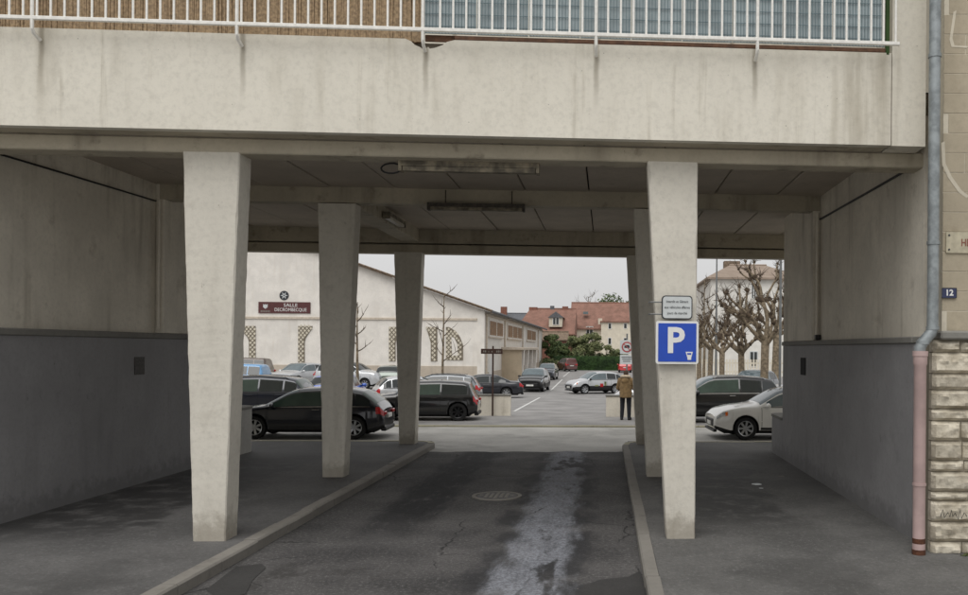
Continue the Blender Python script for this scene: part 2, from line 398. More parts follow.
# ------------------------------------------------------------------ ground
def gz(x, y):
    """ground height: level street, then the car park falls away in the middle"""
    yy = y - SK * x
    d = min(max((yy - 31.0) / 25.0, 0.0), 1.0) * 0.55
    fx = min(max((x + 14.0) / 5.0, 0.0), 1.0) * min(max((9.0 - x) / 5.0, 0.0), 1.0)
    fx = fx + (1 - fx) * min(max((yy - 70) / 30.0, 0), 1)
    return -d * fx
def sheet(name, xs, ys, dz, m, parent=None, sk=True):
    vs = [(x, (S(x, y) if sk else y), gz(x, S(x, y) if sk else y) + dz) for y in ys for x in xs]
    n = len(xs)
    fs = [(j * n + i, j * n + i + 1, (j + 1) * n + i + 1, (j + 1) * n + i) for j in range(len(ys) - 1) for i in range(n - 1)]
    b = MB(); b.add(vs, fs); return b.build(name, m, parent, True)
XS = [-900, -300, -100, -50, -30, -20, -17, -14, -12.5, -11, -9, -7, -5, -3, 0, 2, 4, 5.5, 7, 9, 12, 20, 40, 100, 300, 900]
YS = [-200, -50, 0, 10, 20, 27, 31, 35, 40, 45, 50, 56, 62, 70, 80, 90, 100, 130, 200, 400, 1200]
tag(sheet('ground', XS, YS, -0.006, M['street']), kind='structure')
tag(sheet('car_park_surface', [x for x in XS if -60 < x < 45], [27.45, 31, 35, 40, 45, 50, 56, 62, 70, 80, 90, 100, 130], 0.002, M['carpark']), kind='structure')
# driveway through the passage: dark asphalt, a pale worn streak and damp tyre bands
n = NT('driveway_asphalt')
x, y, z = n.xyz()
base = n.mix(n.step(n.noise(0.8, 8, rough=0.6), 0.28, 0.72), rgb(60, 59, 59), rgb(92, 90, 89))
base = n.mix(n.math('MULTIPLY', n.step(n.noise(22, 6, rough=0.85), 0.50, 0.66), 0.5), base, rgb(150, 148, 146))
base = n.mix(n.math('MULTIPLY', n.step(n.noise(19, 6, rough=0.85, off=(5, 5, 5)), 0.50, 0.66), 0.6), base, rgb(38, 38, 38))
wob = n.math('MULTIPLY', n.math('SUBTRACT', n.noise(1.6, 7, (1, 0.45, 1), rough=0.65), 0.5), 1.5)
grain = n.noise(5.0, 9, (1.0, 0.32, 1), rough=0.75, off=(1, 6, 2))
wob2 = n.math('MULTIPLY', n.math('SUBTRACT', n.noise(4.5, 8, (1, 0.22, 1), rough=0.7, off=(0, 3, 6)), 0.5), 0.75)
def band(xc, slope, half, soft, wobble=1.0, rag=1.0):
    d = n.math('ABSOLUTE', n.math('ADD', n.math('SUBTRACT', x, n.math('MULTIPLY_ADD', y, slope, xc)), n.math('ADD', n.math('MULTIPLY', wob, wobble), n.math('MULTIPLY', wob2, rag))))
    return n.step(d, half + soft, half - soft)
damp = n.math('MULTIPLY', band(-3.1, 0.01, 0.44, 0.18, 0.35), n.step(y, 9.8, 13.5))
damp = n.math('MULTIPLY', damp, n.step(grain, 0.30, 0.50))
base = n.mix(n.math('MULTIPLY', damp, 0.9), base, rgb(36, 36, 38))
halo = n.math('MULTIPLY', band(-0.76, -0.007, 0.66, 0.14, 0.28), n.step(n.noise(1.2, 5, off=(3, 8, 1)), 0.35, 0.55))
base = n.mix(n.math('MULTIPLY', halo, 0.8), base, rgb(46, 46, 48))
gaps = n.step(n.noise(1.3, 6, (1.6, 0.5, 1), rough=0.6, off=(8, 1, 1)), 0.38, 0.46)
pale = n.math('MULTIPLY', n.math('MULTIPLY', band(-0.74, -0.007, 0.36, 0.15, 0.2), gaps), n.step(grain, 0.30, 0.58, 0.45, 1.0))
pale = n.math('MULTIPLY', pale, n.step(n.noise(20, 6, rough=0.85, off=(9, 9, 9)), 0.40, 0.58, 0.35, 1.0))
base = n.mix(n.math('MULTIPLY', pale, 0.82), base, rgb(154, 157, 165))
vor = n.t.nodes.new('ShaderNodeTexVoronoi'); vor.feature = 'DISTANCE_TO_EDGE'; vor.inputs['Scale'].default_value = 0.55
vmp = n.t.nodes.new('ShaderNodeMixRGB'); vmp.blend_type = 'ADD'; vmp.inputs[0].default_value = 0.35
vnz = n.t.nodes.new('ShaderNodeTexNoise'); vnz.inputs['Scale'].default_value = 2.5; vnz.inputs['Detail'].default_value = 6
n.t.links.new(n.tc, vnz.inputs['Vector']); n.t.links.new(n.tc, vmp.inputs[1]); n.t.links.new(vnz.outputs['Color'], vmp.inputs[2]); n.t.links.new(vmp.outputs[0], vor.inputs['Vector'])
crack = n.math('MULTIPLY', n.step(vor.outputs['Distance'], 0.010, 0.003), n.step(n.noise(0.7, 3, off=(3, 3, 8)), 0.48, 0.58))
base = n.mix(n.math('MULTIPLY', crack, 0.75), base, rgb(28, 28, 28))
grit = n.step(n.voronoi(3.2), 0.035, 0.02)
base = n.mix(n.math('MULTIPLY', grit, 0.6), base, rgb(150, 146, 138))
drip = n.math('MULTIPLY', n.step(n.noise(1.1, 8, (1, 0.6, 1), rough=0.7, off=(2, 2, 9)), 0.55, 0.66), n.step(y, 10.5, 8.8))
base = n.mix(n.math('MULTIPLY', drip, 0.8), base, rgb(50, 48, 46))
n.set(Base_Color=base, Roughness=0.88); n.b.inputs['Specular IOR Level'].default_value = 0.3
n.bump(n.noise(90, 3, rough=0.8), 0.5, 0.006)
M['driveway'] = n.m
KL, KR = -4.25, 0.43
dxs = [-4.3 + 4.8 * i / 40 for i in range(41)]
dr = sheet('driveway', dxs, [4.6, 8, 12, 16, 20.0, 20.7], 0.0, M['driveway'], sk=True); tag(dr, kind='structure')
for i in range(41):
    v = dr.data.vertices[5 * 41 + i]; v.co.y += 0.22 * mnoise.noise(Vector((dxs[i] * 1.7, 3, 1))) + 0.06 * mnoise.noise(Vector((dxs[i] * 9, 1, 1)))
def asphalt_patch(pix):
    b = MB(); pts = []
    for (a, c) in pix:
        Y = CH * F / (c - CY - (a - CX) * ROLL); p = at(a, c, Y); pts.append((p.x, p.y, 0.006))
    b.add(pts, [tuple(range(len(pts)))[::-1]]); return tag(b.build('asphalt_patch', M['patch']), kind='structure')
M['patch'] = asphalt('fresh_asphalt_patch', rgb(52, 51, 50), 0.25, 0.45)
asphalt_patch([(236, 567), (262, 564), (266, 568), (252, 581), (246, 594), (220, 600), (206, 590)])
asphalt_patch([(640, 571), (628, 577), (600, 580), (583, 586), (576, 600), (590, 612), (650, 612), (646, 590)])
PZ = 0.12
for nm, x0, x1 in (('pavement_left', -30.0, KL - 0.17), ('pavement_right', KR + 0.15, 14.0)):
    b = MB(); b.box(x0, x1, 4.6, 22.0, -0.2, PZ, 0, True); tag(b.build(nm, M['pave_left' if x0 < 0 else 'pave']), kind='structure')
def kerb_run(name, m, pts, width, top, depth=0.3, step=1.0):
    """kerb of separate stones along a line of (x, y) points; the stones lie to the left of the line"""
    root = link(name, None); tag(root, kind='structure'); k = 0
    for (x0, y0), (x1, y1) in zip(pts[:-1], pts[1:]):
        d = Vector((x1 - x0, y1 - y0)); Ln = d.length; d.normalize(); nn = Vector((-d.y, d.x))
        cnt = max(1, round(Ln / step))
        for i in range(cnt):
            a = Ln * i / cnt + 0.006; e = Ln * (i + 1) / cnt - 0.006
            j = random.uniform(-0.006, 0.006); tz = top + random.uniform(-0.006, 0.006)
            p0 = Vector((x0, y0)) + d * a + nn * j; p1 = Vector((x0, y0)) + d * e + nn * j
            bv = 0.02
            prof = [(0, -depth), (0, tz - bv), (bv, tz), (width, tz), (width, -depth)]
            vs = [(p.x + nn.x * q, p.y + nn.y * q, zz) for p in (p0, p1) for q, zz in prof]
            fs = [(0, 1, 2, 3, 4), (9, 8, 7, 6, 5)] + [(q, q + 5, (q + 1) % 5 + 5, (q + 1) % 5) for q in range(5)]
            b = MB(); b.add(vs, [f[::-1] for f in fs]); b.build('kerb_stone', m, root); k += 1
    return root
kerb_run('driveway_kerb_left', M['kerb'], [(KL, 4.8 + SK * KL), (KL, 21.2)], 0.17, PZ + 0.008)
kerb_run('driveway_kerb_right', M['kerb'], [(KR, 21.2), (KR, 4.8)], 0.15, PZ + 0.008)
arcL = [(KL, 21.2)] + [(KL - 0.55 + 0.55 * math.cos(a), 21.2 + 0.55 * math.sin(a)) for a in (0.5, 1.0, 1.571)] + [(-26.5, S(-26.5, 22.0))]
kerb_run('street_kerb_left', M['kerb_yellow'], arcL, 0.16, PZ + 0.006)
arcR = [(13.5, S(13.5, 22.0))] + [(KR + 0.55 - 0.55 * math.cos(a), 21.45 + 0.55 * math.sin(a)) for a in (1.571, 1.0, 0.5)] + [(KR, 21.2)]
kerb_run('street_kerb_right', M['kerb_yellow'], arcR, 0.16, PZ + 0.006)
kerb_run('far_street_kerb', M['kerb_yellow'], [(-26, S(-26, 27.2)), (20, S(20, 27.2))], 0.2, 0.045)
# parking bay lines
def strip(name, p, q, wd, dz=0.008, m=None):
    p, q = Vector(p), Vector(q); d = (q - p).normalized(); nn = Vector((-d.y, d.x)) * wd / 2
    N = 8; vs = []
    for i in range(N + 1):
        c = p.lerp(q, i / N)
        for s in (-1, 1):
            e = c + nn * s; vs.append((e.x, e.y, gz(e.x, e.y) + dz))
    b = MB(); b.add(vs, [(2 * i, 2 * i + 1, 2 * i + 3, 2 * i + 2)[::-1] for i in range(N)])
    return tag(b.build(name, m or M['white_paint']), kind='structure')
strip('parking_line', (-3.75, 35.0), (-3.95, 51.0), 0.12)
strip('parking_line', (-4.0, 62.0), (-4.3, 84.0), 0.12)
strip('parking_line', (-4.6, 92.0), (-4.8, 112.0), 0.12)

# ------------------------------------------------------------------ the building over the passage
bld = thing('passage_building', 'cream concrete building raised on tapered columns over a driveway passage', 'building')
Z_SOF, Z_CEIL = 4.85, 5.42
# fascia with the chipped notch under the balustrade post
FX0, FX1, FX2 = -22.0, 3.50, 3.93
YF = 10.28
FT, FB = 6.18, 5.04
nx = at(424, 45, 10.15).x
poly = [(FX0, FB), (FX1 - 0.006, FB), (FX1 - 0.006, FT), (nx + 0.36, FT), (nx + 0.27, FT - 0.025), (nx + 0.22, FT - 0.065), (nx + 0.13, FT - 0.10), (nx + 0.07, FT - 0.112), (nx + 0.05, FT - 0.09), (nx + 0.0, FT - 0.125),
        (nx - 0.05, FT - 0.095), (nx - 0.11, FT - 0.07), (nx - 0.15, FT - 0.03), (nx - 0.22, FT), (FX0, FT)]
b = MB(); b.prism(poly, lambda a, c, s: (a, S(a, YF + 0.12 * s), c)); b.build('fascia', M['render'], bld)
bx('fascia_core', M['mortar_dark'], FX0, FX1 - 0.02, YF + 0.125, YF + 0.30, FB + 0.2, FT - 0.006, bld, True)
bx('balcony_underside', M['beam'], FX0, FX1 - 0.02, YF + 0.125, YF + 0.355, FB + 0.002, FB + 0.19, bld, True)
bx('corner_wall', M['render'], FX1 + 0.004, FX2, YF - 0.002, YF + 0.36, FB - 0.006, 8.6, bld, True)
bx('balcony_floor', M['beam'], FX0, FX1, YF + 0.365, 12.6, FT - 0.2, FT - 0.13, bld, True)
bx('upper_facade_wall', M['render'], FX0, FX2, 12.2, 12.5, FT - 0.12, 9.5, bld, True)
# beams
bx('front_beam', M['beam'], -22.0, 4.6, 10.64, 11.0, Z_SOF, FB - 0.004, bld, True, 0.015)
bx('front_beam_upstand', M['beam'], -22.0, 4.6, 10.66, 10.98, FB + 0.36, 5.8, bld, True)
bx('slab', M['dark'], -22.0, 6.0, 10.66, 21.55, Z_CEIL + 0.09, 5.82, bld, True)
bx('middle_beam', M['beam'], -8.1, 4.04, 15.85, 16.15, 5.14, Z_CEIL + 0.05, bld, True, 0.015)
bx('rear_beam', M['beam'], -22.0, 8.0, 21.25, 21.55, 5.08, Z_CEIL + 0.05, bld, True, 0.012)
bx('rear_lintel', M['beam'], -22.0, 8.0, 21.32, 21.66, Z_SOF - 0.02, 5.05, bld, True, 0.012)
bx('rear_upper_wall', M['render'], -22.0, 8.0, 21.6, 21.9, 5.06, 9.5, bld, True)
b = MB(); b.box(-5.05, -4.62, 16.16, 21.24, 5.10, Z_CEIL + 0.04, 0, True, 0.015); b.build('side_beam', M['beam'], bld)
# soffit panels
for (ya, yb) in ((11.0, 15.85), (16.15, 21.25)):
    xw = -8.6
    while xw < 5.4:
        wd = 1.18
        dz = random.uniform(-0.008, 0.008)
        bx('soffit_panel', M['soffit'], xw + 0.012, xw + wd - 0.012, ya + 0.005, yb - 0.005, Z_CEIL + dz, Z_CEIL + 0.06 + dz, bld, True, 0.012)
        xw += wd
# columns
def column(x0b, x1b, x0t, x1t, yc, d=0.35, side='left'):
    b = MB(); z0, z1 = PZ - 0.05, (Z_SOF + 0.03 if yc < 12 else 5.12 if yc < 18 else Z_SOF)
    y0, y1 = yc - d / 2, yc + d / 2
    # chamfered section, lofted at several heights with slight wear
    N = 60; vs = []; fs = []
    for i in range(N + 1):
        t = i / N; zz = z0 + (z1 - z0) * t
        a = x0b + (x0t - x0b) * t; e = x1b + (x1t - x1b) * t
        c4 = [0.012 + 0.05 * max(0, mnoise.noise(Vector((zz * 3.1, k * 7.3 + x0b * 5, yc))) - .22) + 0.008 * abs(mnoise.noise(Vector((zz * 17, k * 3.3, yc)))) for k in range(4)]
        ring = [(a + c4[0], y0), (e - c4[1], y0), (e, y0 + c4[1]), (e, y1 - c4[2]), (e - c4[2], y1), (a + c4[3], y1), (a, y1 - c4[3]), (a, y0 + c4[0])]
        for (p, q) in ring:
            j = 0.004 * mnoise.noise(Vector((p * 9, q * 9, zz * 6)))
            vs.append((p + j, S(p, q) + j, zz))
    for i in range(N):
        for k in range(8): fs.append((i * 8 + k, i * 8 + (k + 1) % 8, (i + 1) * 8 + (k + 1) % 8, (i + 1) * 8 + k))
    fs += [tuple(range(7, -1, -1)), tuple(N * 8 + k for k in range(8))]
    b.add(vs, fs); return b.build('column', M['column'], bld)
for yc, ob, ot in ((10.82, .10, .07), (16.0, -.05, -.04), (21.42, .03, 0)):
    column(-5.11 + ob, -4.73 + ob, -5.24 + ot, -4.56 + ot, yc)
    column(0.785, 1.14, 0.50, 1.14, yc)
# side walls of the passage
LW, RW = -8.0, 3.9
WY0, WY1 = 10.66, 18.5
bx('ground_floor_wing', M['upper_wall'], -22.0, LW - 1.21, WY0 + 0.3, WY1, PZ - 0.1, Z_CEIL + 0.08, bld, True)
bx('left_lower_wall', M['lower_wall'], LW - 1.2, LW, WY0, WY1, PZ - 0.1, 2.62, bld, True)
bx('left_ledge', M['ledge'], LW - 1.2, LW + 0.03, WY0 - 0.02, WY1 + 0.003, 2.622, 2.72, bld, True, 0.012)
bx('left_upper_wall', M['upper_wall'], LW - 1.2, LW - 0.15, WY0 + 0.35, 15.84, 2.722, Z_CEIL + 0.08, bld, True)
bx('left_pier', M['upper_wall'], LW - 1.2, LW - 0.005, 15.86, WY1 - 0.004, 2.722, Z_CEIL + 0.08, bld, True, 0.01)
bx('right_lower_wall', M['lower_wall'], RW, RW + 1.2, WY0 - 0.1, WY1, PZ - 0.1, 2.60, bld, True)
bx('right_ledge', M['ledge'], RW - 0.03, RW + 1.2, WY0 - 0.12, WY1 + 0.003, 2.602, 2.69, bld, True, 0.012)
bx('right_upper_wall', M['upper_wall'], RW + 0.14, RW + 1.2, WY0 - 0.08, 15.84, 2.692, Z_CEIL + 0.08, bld, True)
bx('right_pier', M['upper_wall'], RW + 0.005, RW + 1.2, 15.86, WY1 - 0.004, 2.692, Z_CEIL + 0.08, bld, True, 0.01)
for xx, yy in ((LW - 0.06, 15.78), (RW + 0.06, 15.78)):
    b = MB(); b.tube([(xx, S(xx, yy), 2.8), (xx, S(xx, yy), 5.1)], 0.025, 8); b.build('conduit', M['upper_wall'], bld)
b = MB(); xx = RW + 0.12; b.tube([(xx, S(xx, 10.7), 4.93), (xx, S(xx, 13), 4.95), (xx, S(xx, 15.8), 4.98)], 0.018, 6); b.build('wall_cable', M['black'], bld)
b = MB(); xx = LW - 0.13; b.tube([(xx, S(xx, 10.7), 5.02), (xx, S(xx, 13), 5.06), (xx, S(xx, 15.8), 5.10)], 0.016, 6); b.build('wall_cable', M['black'], bld)
bx('wall_vent', M['dark'], RW - 0.012, RW + 0.02, 16.35, 16.75, 2.02, 2.36, bld, True)
bx('wall_vent', M['cast'], LW - 0.02, LW + 0.012, 14.9, 15.2, 2.0, 2.3, bld, True)
bx('junction_box', M['black'], RW + 0.03, RW + 0.13, 15.70, 15.80, 2.70, 2.80, bld, True, 0.01)

def low_wall_round(name, label, xa, xb, y0, y1, h, flip):
    t = thing(name, label, 'wall')
    r = abs(xb - xa) / 2; b = MB()
    pl = [(xa, y0), (xb, y0)]
    cxm = (xa + xb) / 2
    arc = [(cxm + r * math.cos(a), y1 - r + r * math.sin(a)) for a in [i * math.pi / 12 for i in range(13)]]
    pl += arc
    b.prism(pl, lambda a, c, s: (a, S(a, c), (PZ - 0.1) if s == 0 else h - 0.06)); b.build('wall_body', M['lower_wall'] if flip else M['low'], t, True)
    b = MB(); pl2 = [((p - cxm) * 1.05 + cxm, q + (0.01 if q > y0 else 0)) for p, q in pl]
    b.prism(pl2, lambda a, c, s: (a, S(a, c), h - 0.058 if s == 0 else h)); b.build('coping', M['ledge'], t, True)
low_wall_round('low_wall', 'low grey rounded wall ending the left side of the passage beside the black hatchback', LW - 0.7, LW + 0.0, 18.51, 20.0, 1.15, False)
low_wall_round('low_wall', 'low grey wall stub ending the right side of the passage beside the white car', RW, RW + 0.7, 18.51, 20.0, 1.02, True)

# ---- balcony balustrade, screens
YR = 10.12
RZ = 6.235
rail = thing('balcony_railing', 'white steel balcony railing with vertical bars above the fascia', 'railing')
RX0, RX1 = -11.9, 3.54
bx('bottom_rail', M['white_metal'], RX0, RX1, YR - 0.02, YR + 0.02, RZ - 0.022, RZ + 0.022, rail, True, 0.006)
bx('top_rail', M['white_metal'], RX0, RX1, YR - 0.03, YR + 0.03, 7.2, 7.25, rail, True, 0.008)
posts = [at(p, 30, 10.0).x for p in (48, 242, 423, 596, 761)] + [-8.9, -10.9]
posts[0] -= 0.0
for px_ in posts:
    b = MB(); yy = S(px_, YR); fz = FT - 0.13
    b.tube([(px_, yy, 7.2), (px_, yy, RZ), (px_, yy, fz + 0.06), (px_, yy + 0.03, fz + 0.02), (px_, yy + 0.14, fz - 0.02)], 0.021, 8)
    b.build('post', M['white_metal'], rail, True)
me = None
xb_ = RX1 - 0.05
while xb_ > RX0:
    if all(abs(xb_ - p) > 0.05 for p in posts):
        if me is None:
            b = MB(); b.box(-0.0125, 0.0125, -0.008, 0.008, RZ + 0.018, 7.2, 0, False, 0.003); me = b.mesh('baluster', M['white_metal'])
        link('baluster', me, rail, (xb_, S(xb_, YR), 0))
    xb_ -= 0.152
xs_ = posts[2]
rs = thing('reed_screen', 'brown dry reed screen tied behind the left half of the balcony railing', 'screen')
b = MB(); q = RX0
while q < xs_ - 0.03:
    wd = random.uniform(0.012, 0.022); dy = random.uniform(0, 0.02); tp = 7.1 + random.uniform(-0.05, 0.05)
    lean = random.uniform(-0.012, 0.012)
    p = [(q, YF + 0.02 + dy, FT - 0.02 + random.uniform(-.02, .02)), (q + wd, YF + 0.02 + dy, FT - 0.02), (q + wd, YF + 0.035 + dy, FT - 0.02), (q, YF + 0.035 + dy, FT - 0.02),
         (q + lean, YF + 0.02 + dy, tp), (q + wd + lean, YF + 0.02 + dy, tp), (q + wd + lean, YF + 0.035 + dy, tp), (q + lean, YF + 0.035 + dy, tp)]
    b.hexa([(a, S(a, c), e) for a, c, e in p]); q += wd * 0.95
tag(b.build('reeds', M['reed'], rs), kind='stuff')
bx('backing', M['wood_dark'], RX0, xs_ - 0.03, YF + 0.07, YF + 0.09, FT - 0.02, 7.05, rs, True)
ps = thing('balcony_screen', 'grey blue ribbed panel screen behind the right half of the balcony railing', 'screen')
bx('base_board', M['wood_dark'], xs_ + 0.34, FX1 - 0.08, YF + 0.0, YF + 0.06, FT + 0.004, FT + 0.055, ps, True, 0.006)
bx('base_board', M['wood_dark'], xs_ - 0.02, xs_ + 0.335, YF + 0.07, YF + 0.1, FT + 0.003, FT + 0.078, ps, True)
q = xs_ - 0.02; k = 0
while q < FX1 - 0.1:
    e = min(q + 0.62, FX1 - 0.08)
    pn = bx('screen_panel', M['panel_blue'], q + 0.006, e - 0.006, YF + 0.015 + 0.008 * (k % 2), YF + 0.035 + 0.008 * (k % 2), FT + 0.08, 7.12, ps, True)
    b = MB(); g = q + 0.02
    while g < e - 0.02:
        b.box(g, g + 0.006, YF + 0.004, YF + 0.013, FT + 0.08, 7.12, 0, True); g += 0.038
    zz = FT + 0.16
    while zz < 7.1:
        b.box(q + 0.008, e - 0.008, YF - 0.004, YF + 0.003, zz, zz + 0.006, 0, True); zz += 0.145
    b.build('mesh_wires', M['wire_dark'], pn); q = e; k += 1
bx('edge_post', M['leaf_hedge'], FX1 - 0.075, FX1 - 0.03, YF + 0.0, YF + 0.05, FT - 0.03, 7.15, ps, True, 0.005)

# ---- light fittings in the passage
def fitting(label, c, length, axis, dark, rods):
    t = thing('tube_light', label, 'light fitting', group='unlit tube lights under the soffit')
    def P(a, bb, zz): return (c[0] + a, S(c[0] + a, c[1]) + bb, c[2] + zz) if axis == 'x' else (c[0] + bb, S(c[0], c[1] + a), c[2] + zz)
    def pbx(nm, a0, a1, b0, b1, z0, z1, m):
        q = MB(); pts = [P(a, bb, zz) for zz in (z0, z1) for a, bb in ((a0, b0), (a1, b0), (a1, b1), (a0, b1))]
        q.hexa(pts if axis == 'x' else [pts[i] for i in (3, 2, 1, 0, 7, 6, 5, 4)]); return q.build(nm, m, t)
    h = length / 2
    pbx('housing', -h, h, -0.07, 0.07, 0.05, 0.115, M['fixture_dark'] if dark else M['fixture'])
    pbx('diffuser', -h + 0.03, h - 0.03, -0.055, 0.055, -0.01, 0.048, M['tube'] if axis == 'y' else M['fixture'])
    for s in (-1, 1): pbx('end_cap', s * h - 0.02 if s > 0 else -h - 0.02, s * h + 0.02 if s > 0 else -h + 0.02, -0.075, 0.075, -0.015, 0.12, M['fixture_dark'] if dark else M['fixture'])
    if rods:
        for s in (-0.65, 0.75):
            q = MB(); q.tube([P(s * h, 0, 0.11), P(s * h, 0, rods)], 0.012, 6); q.build('rod', M['fixture_dark'], t)
    return t
ca = at(473, 169, 11.05); f1 = fitting('long grimy white tube light under the front beam', (ca.x, 10.9, 4.735), 1.72, 'x', False, 0)
b = MB(); cc = Vector((ca.x - 0.98, S(ca.x - 1, 10.9), 4.76))
b.tube([cc + Vector((0.13 * math.cos(a), 0.0 + 0.03 * math.sin(a), 0.07 * math.sin(a))) for a in [i * 0.45 for i in range(15)]], 0.012, 6); b.build('cable_loop', M['black'], f1, True)
ca = at(478, 210, 15.75); fitting('grimy tube light hung on two rods below the middle beam', (ca.x, 15.70, 5.02), 1.72, 'x', True, 0.36)
ca = at(378, 231, 18.2); fitting('small tube light fixed along the left side beam', (-4.53, 18.4, 5.16), 1.35, 'y', False, 0)

# ---- P sign and plate on the right front column
def frontal(c):   # local frame of a sign facing the street
    return c
cs = at(677, 342.5, 10.62); sgn = thing('parking_sign', 'blue square parking sign with white P on the right front column', 'sign', (cs.x, cs.y, cs.z), math.atan(SK))
def rrect(wd, ht, r, n=5):
    out = []
    for cx_, cy_, a0 in ((wd / 2 - r, ht / 2 - r, 0), (-wd / 2 + r, ht / 2 - r, 90), (-wd / 2 + r, -ht / 2 + r, 180), (wd / 2 - r, -ht / 2 + r, 270)):
        out += [(cx_ + r * math.cos(R_(a0 + 90 * i / n)), cy_ + r * math.sin(R_(a0 + 90 * i / n))) for i in range(n + 1)]
    return out
def plate(name, m, wd, ht, r, y0, y1, parent, dx=0, dz=0):
    b = MB(); b.prism(rrect(wd, ht, r), lambda a, c, s: (a + dx, y0 if s == 0 else y1, c + dz)); return b.build(name, m, parent)
plate('sign_edge', M['sign_white'], 0.535, 0.535, 0.03, -0.02, 0.02, sgn)
plate('sign_face', M['blue'], 0.478, 0.478, 0.008, -0.026, -0.021, sgn)
text_mesh('P', 0.44, 'letter', M['sign_white'], sgn, (-0.025, -0.028, 0.012), bold=0.012, sx=1.0)
b = MB(); b.prism([(0.11, -0.215), (0.155, -0.215), (0.155, -0.19), (0.175, -0.115), (0.085, -0.115), (0.108, -0.19)], lambda a, c, s: (a + 0.02, -0.031 if s == 0 else -0.027, c)); b.build('meter_symbol', M['sign_white'], sgn)
b = MB(); b.box(0.125, 0.175, -0.034, -0.032, -0.15, -0.13); b.build('meter_slot', M['blue'], sgn)
cs = at(677, 307.5, 10.62); sp = thing('notice_plate', 'small white notice plate with rounded corners above the blue parking sign', 'sign', (cs.x, cs.y, cs.z), math.atan(SK))
plate('plate_edge', M['ink'], 0.385, 0.295, 0.045, -0.012, 0.012, sp)
plate('plate_face', M['plate_grey'], 0.358, 0.268, 0.036, -0.017, -0.0125, sp)
for i, s in enumerate(('Interdit et Gênant', 'aux véhicules affaires', 'jours de marché')):
    text_mesh(s, 0.046, 'notice_line', M['ink'], sp, (0, -0.019, 0.072 - 0.072 * i), sx=0.82, depth=0.001)
for dz in (0.065, -0.085):
    b = MB(); b.tube([(-0.35, 0.05, dz), (-0.33, 0.02, dz), (0.19, 0.02, dz)], 0.009, 6); b.build('strap', M['galv'], sp)
def scribble(name, px0, px1, py0, py1, Y, seed, parent, m):
    rr = random.Random(seed); b = MB(); pts = []
    N = 13
    for i in range(N):
        t = i / (N - 1); p = at(px0 + (px1 - px0) * t + rr.uniform(-1, 1), (py0 if i % 2 else py1) + rr.uniform(-1, 1) * (py1 - py0) * .3, Y); pts.append(p)
    b.tube(pts, 0.006, 4); return b.build(name, m, parent)
scribble('tag_mark', 646, 655, 379, 383, 15.95, 1, bld, M['ink'])
scribble('tag_mark', 338, 344, 378, 381, 15.55, 2, bld, M['ink'])

# ---- manhole
cm = at(497, 497.3, 14.35)
mh = thing('manhole_cover', 'round cast iron manhole cover in the dark driveway', 'manhole cover', (cm.x, 14.35, 0.0))
b = MB(); b.tube([(0, 0, -0.05), (0, 0, 0.014)], 0.34, 32); b.build('lid', M['cast'], mh)
b = MB()
for i in range(40):
    a0, a1 = 2 * math.pi * i / 40, 2 * math.pi * (i + 1) / 40
    b.add([(r * math.cos(a), r * math.sin(a), z) for z in (-0.05, 0.018) for r in (0.355, 0.42) for a in (a0, a1)], [(4, 5, 7, 6), (0, 1, 5, 4), (2, 6, 7, 3)])
b.build('frame', M['kerb'], mh)
b = MB()
for i in range(-3, 4):
    for j in range(-3, 4):
        if i * i + j * j < 10: b.box(i * 0.085 - 0.026, i * 0.085 + 0.026, j * 0.085 - 0.026, j * 0.085 + 0.026, 0.013, 0.022)
b.build('tread', M['kerb'], mh)
# litter and paint drops on the right pavement
for i, (px_, py_, r) in enumerate(((757, 484, 0.08), (761, 488, 0.03), (820, 470, 0.05), (781, 476, 0.05))):
    Y = 2.376 * F / (py_ - CY - (px_ - CX) * ROLL); p = at(px_, py_, Y)
    b = MB(); b.prism([(p.x + r * 1.4 * math.cos(a) * random.uniform(.7, 1.1), p.y + r * 1.3 * math.sin(a) * random.uniform(.7, 1.1)) for a in [k * .63 for k in range(10)]], lambda a, c, s: (a, c, PZ + 0.001 if s == 0 else PZ + 0.005))
    tag(b.build('paint_spot', M['plate_grey'] if i < 2 else M['kerb']), ['pale paint splash on the dark right pavement', 'tiny pale chip just in front of the paint splash', 'faint grey mark on the pavement beside the right wall foot', 'faint grey smear behind the paint splash'][i], 'stain', 'pale marks on the right pavement')

# ------------------------------------------------------------------ stone house on the right
hs = thing('stone_house', 'stone house number 12 with smooth upper blocks and rock faced base', 'house')
HX, HY = 3.99, 10.12
bx('wall_core', M['mortar'], HX + 0.004, 12.0, HY - 0.0015, HY + 0.35, 2.66, 9.6, hs)
M['mortar_mid'] = concrete('grey_mortar', rgb(142, 134, 118), rgb(104, 97, 84), 0.4, 0.2, pits=False)
bx('base_core', M['mortar_mid'], HX - 0.11, 12.0, HY - 0.03, HY + 0.32, 0.05, 2.64, hs)
bx('rear_core', M['mortar'], 5.2, 12.0, HY + 0.36, 18.0, 0.05, 9.58, hs)
bx('string_course', M['ledge'], HX - 0.05, 12.0, HY - 0.13, HY + 0.4, 2.642, 2.745, hs, False, 0.02)
zz = 2.75; r = 0
while zz < 9.4:
    h = 0.235; xq = HX + (0 if r % 2 else -0.3)
    first = True
    while xq < 7.6:
        wd = random.choice((0.36, 0.46, 0.56, 0.62))
        a, e = max(xq, HX), xq + wd
        if e - a > 0.08:
            j = random.uniform(0, 0.004)
            bx('stone_block', M['ashlar'], a + 0.005, e - 0.005, HY - 0.005 - j, HY + 0.2, zz + 0.005, zz + h - 0.005, hs, False, 0.002)
        xq = e
    zz += h; r += 1
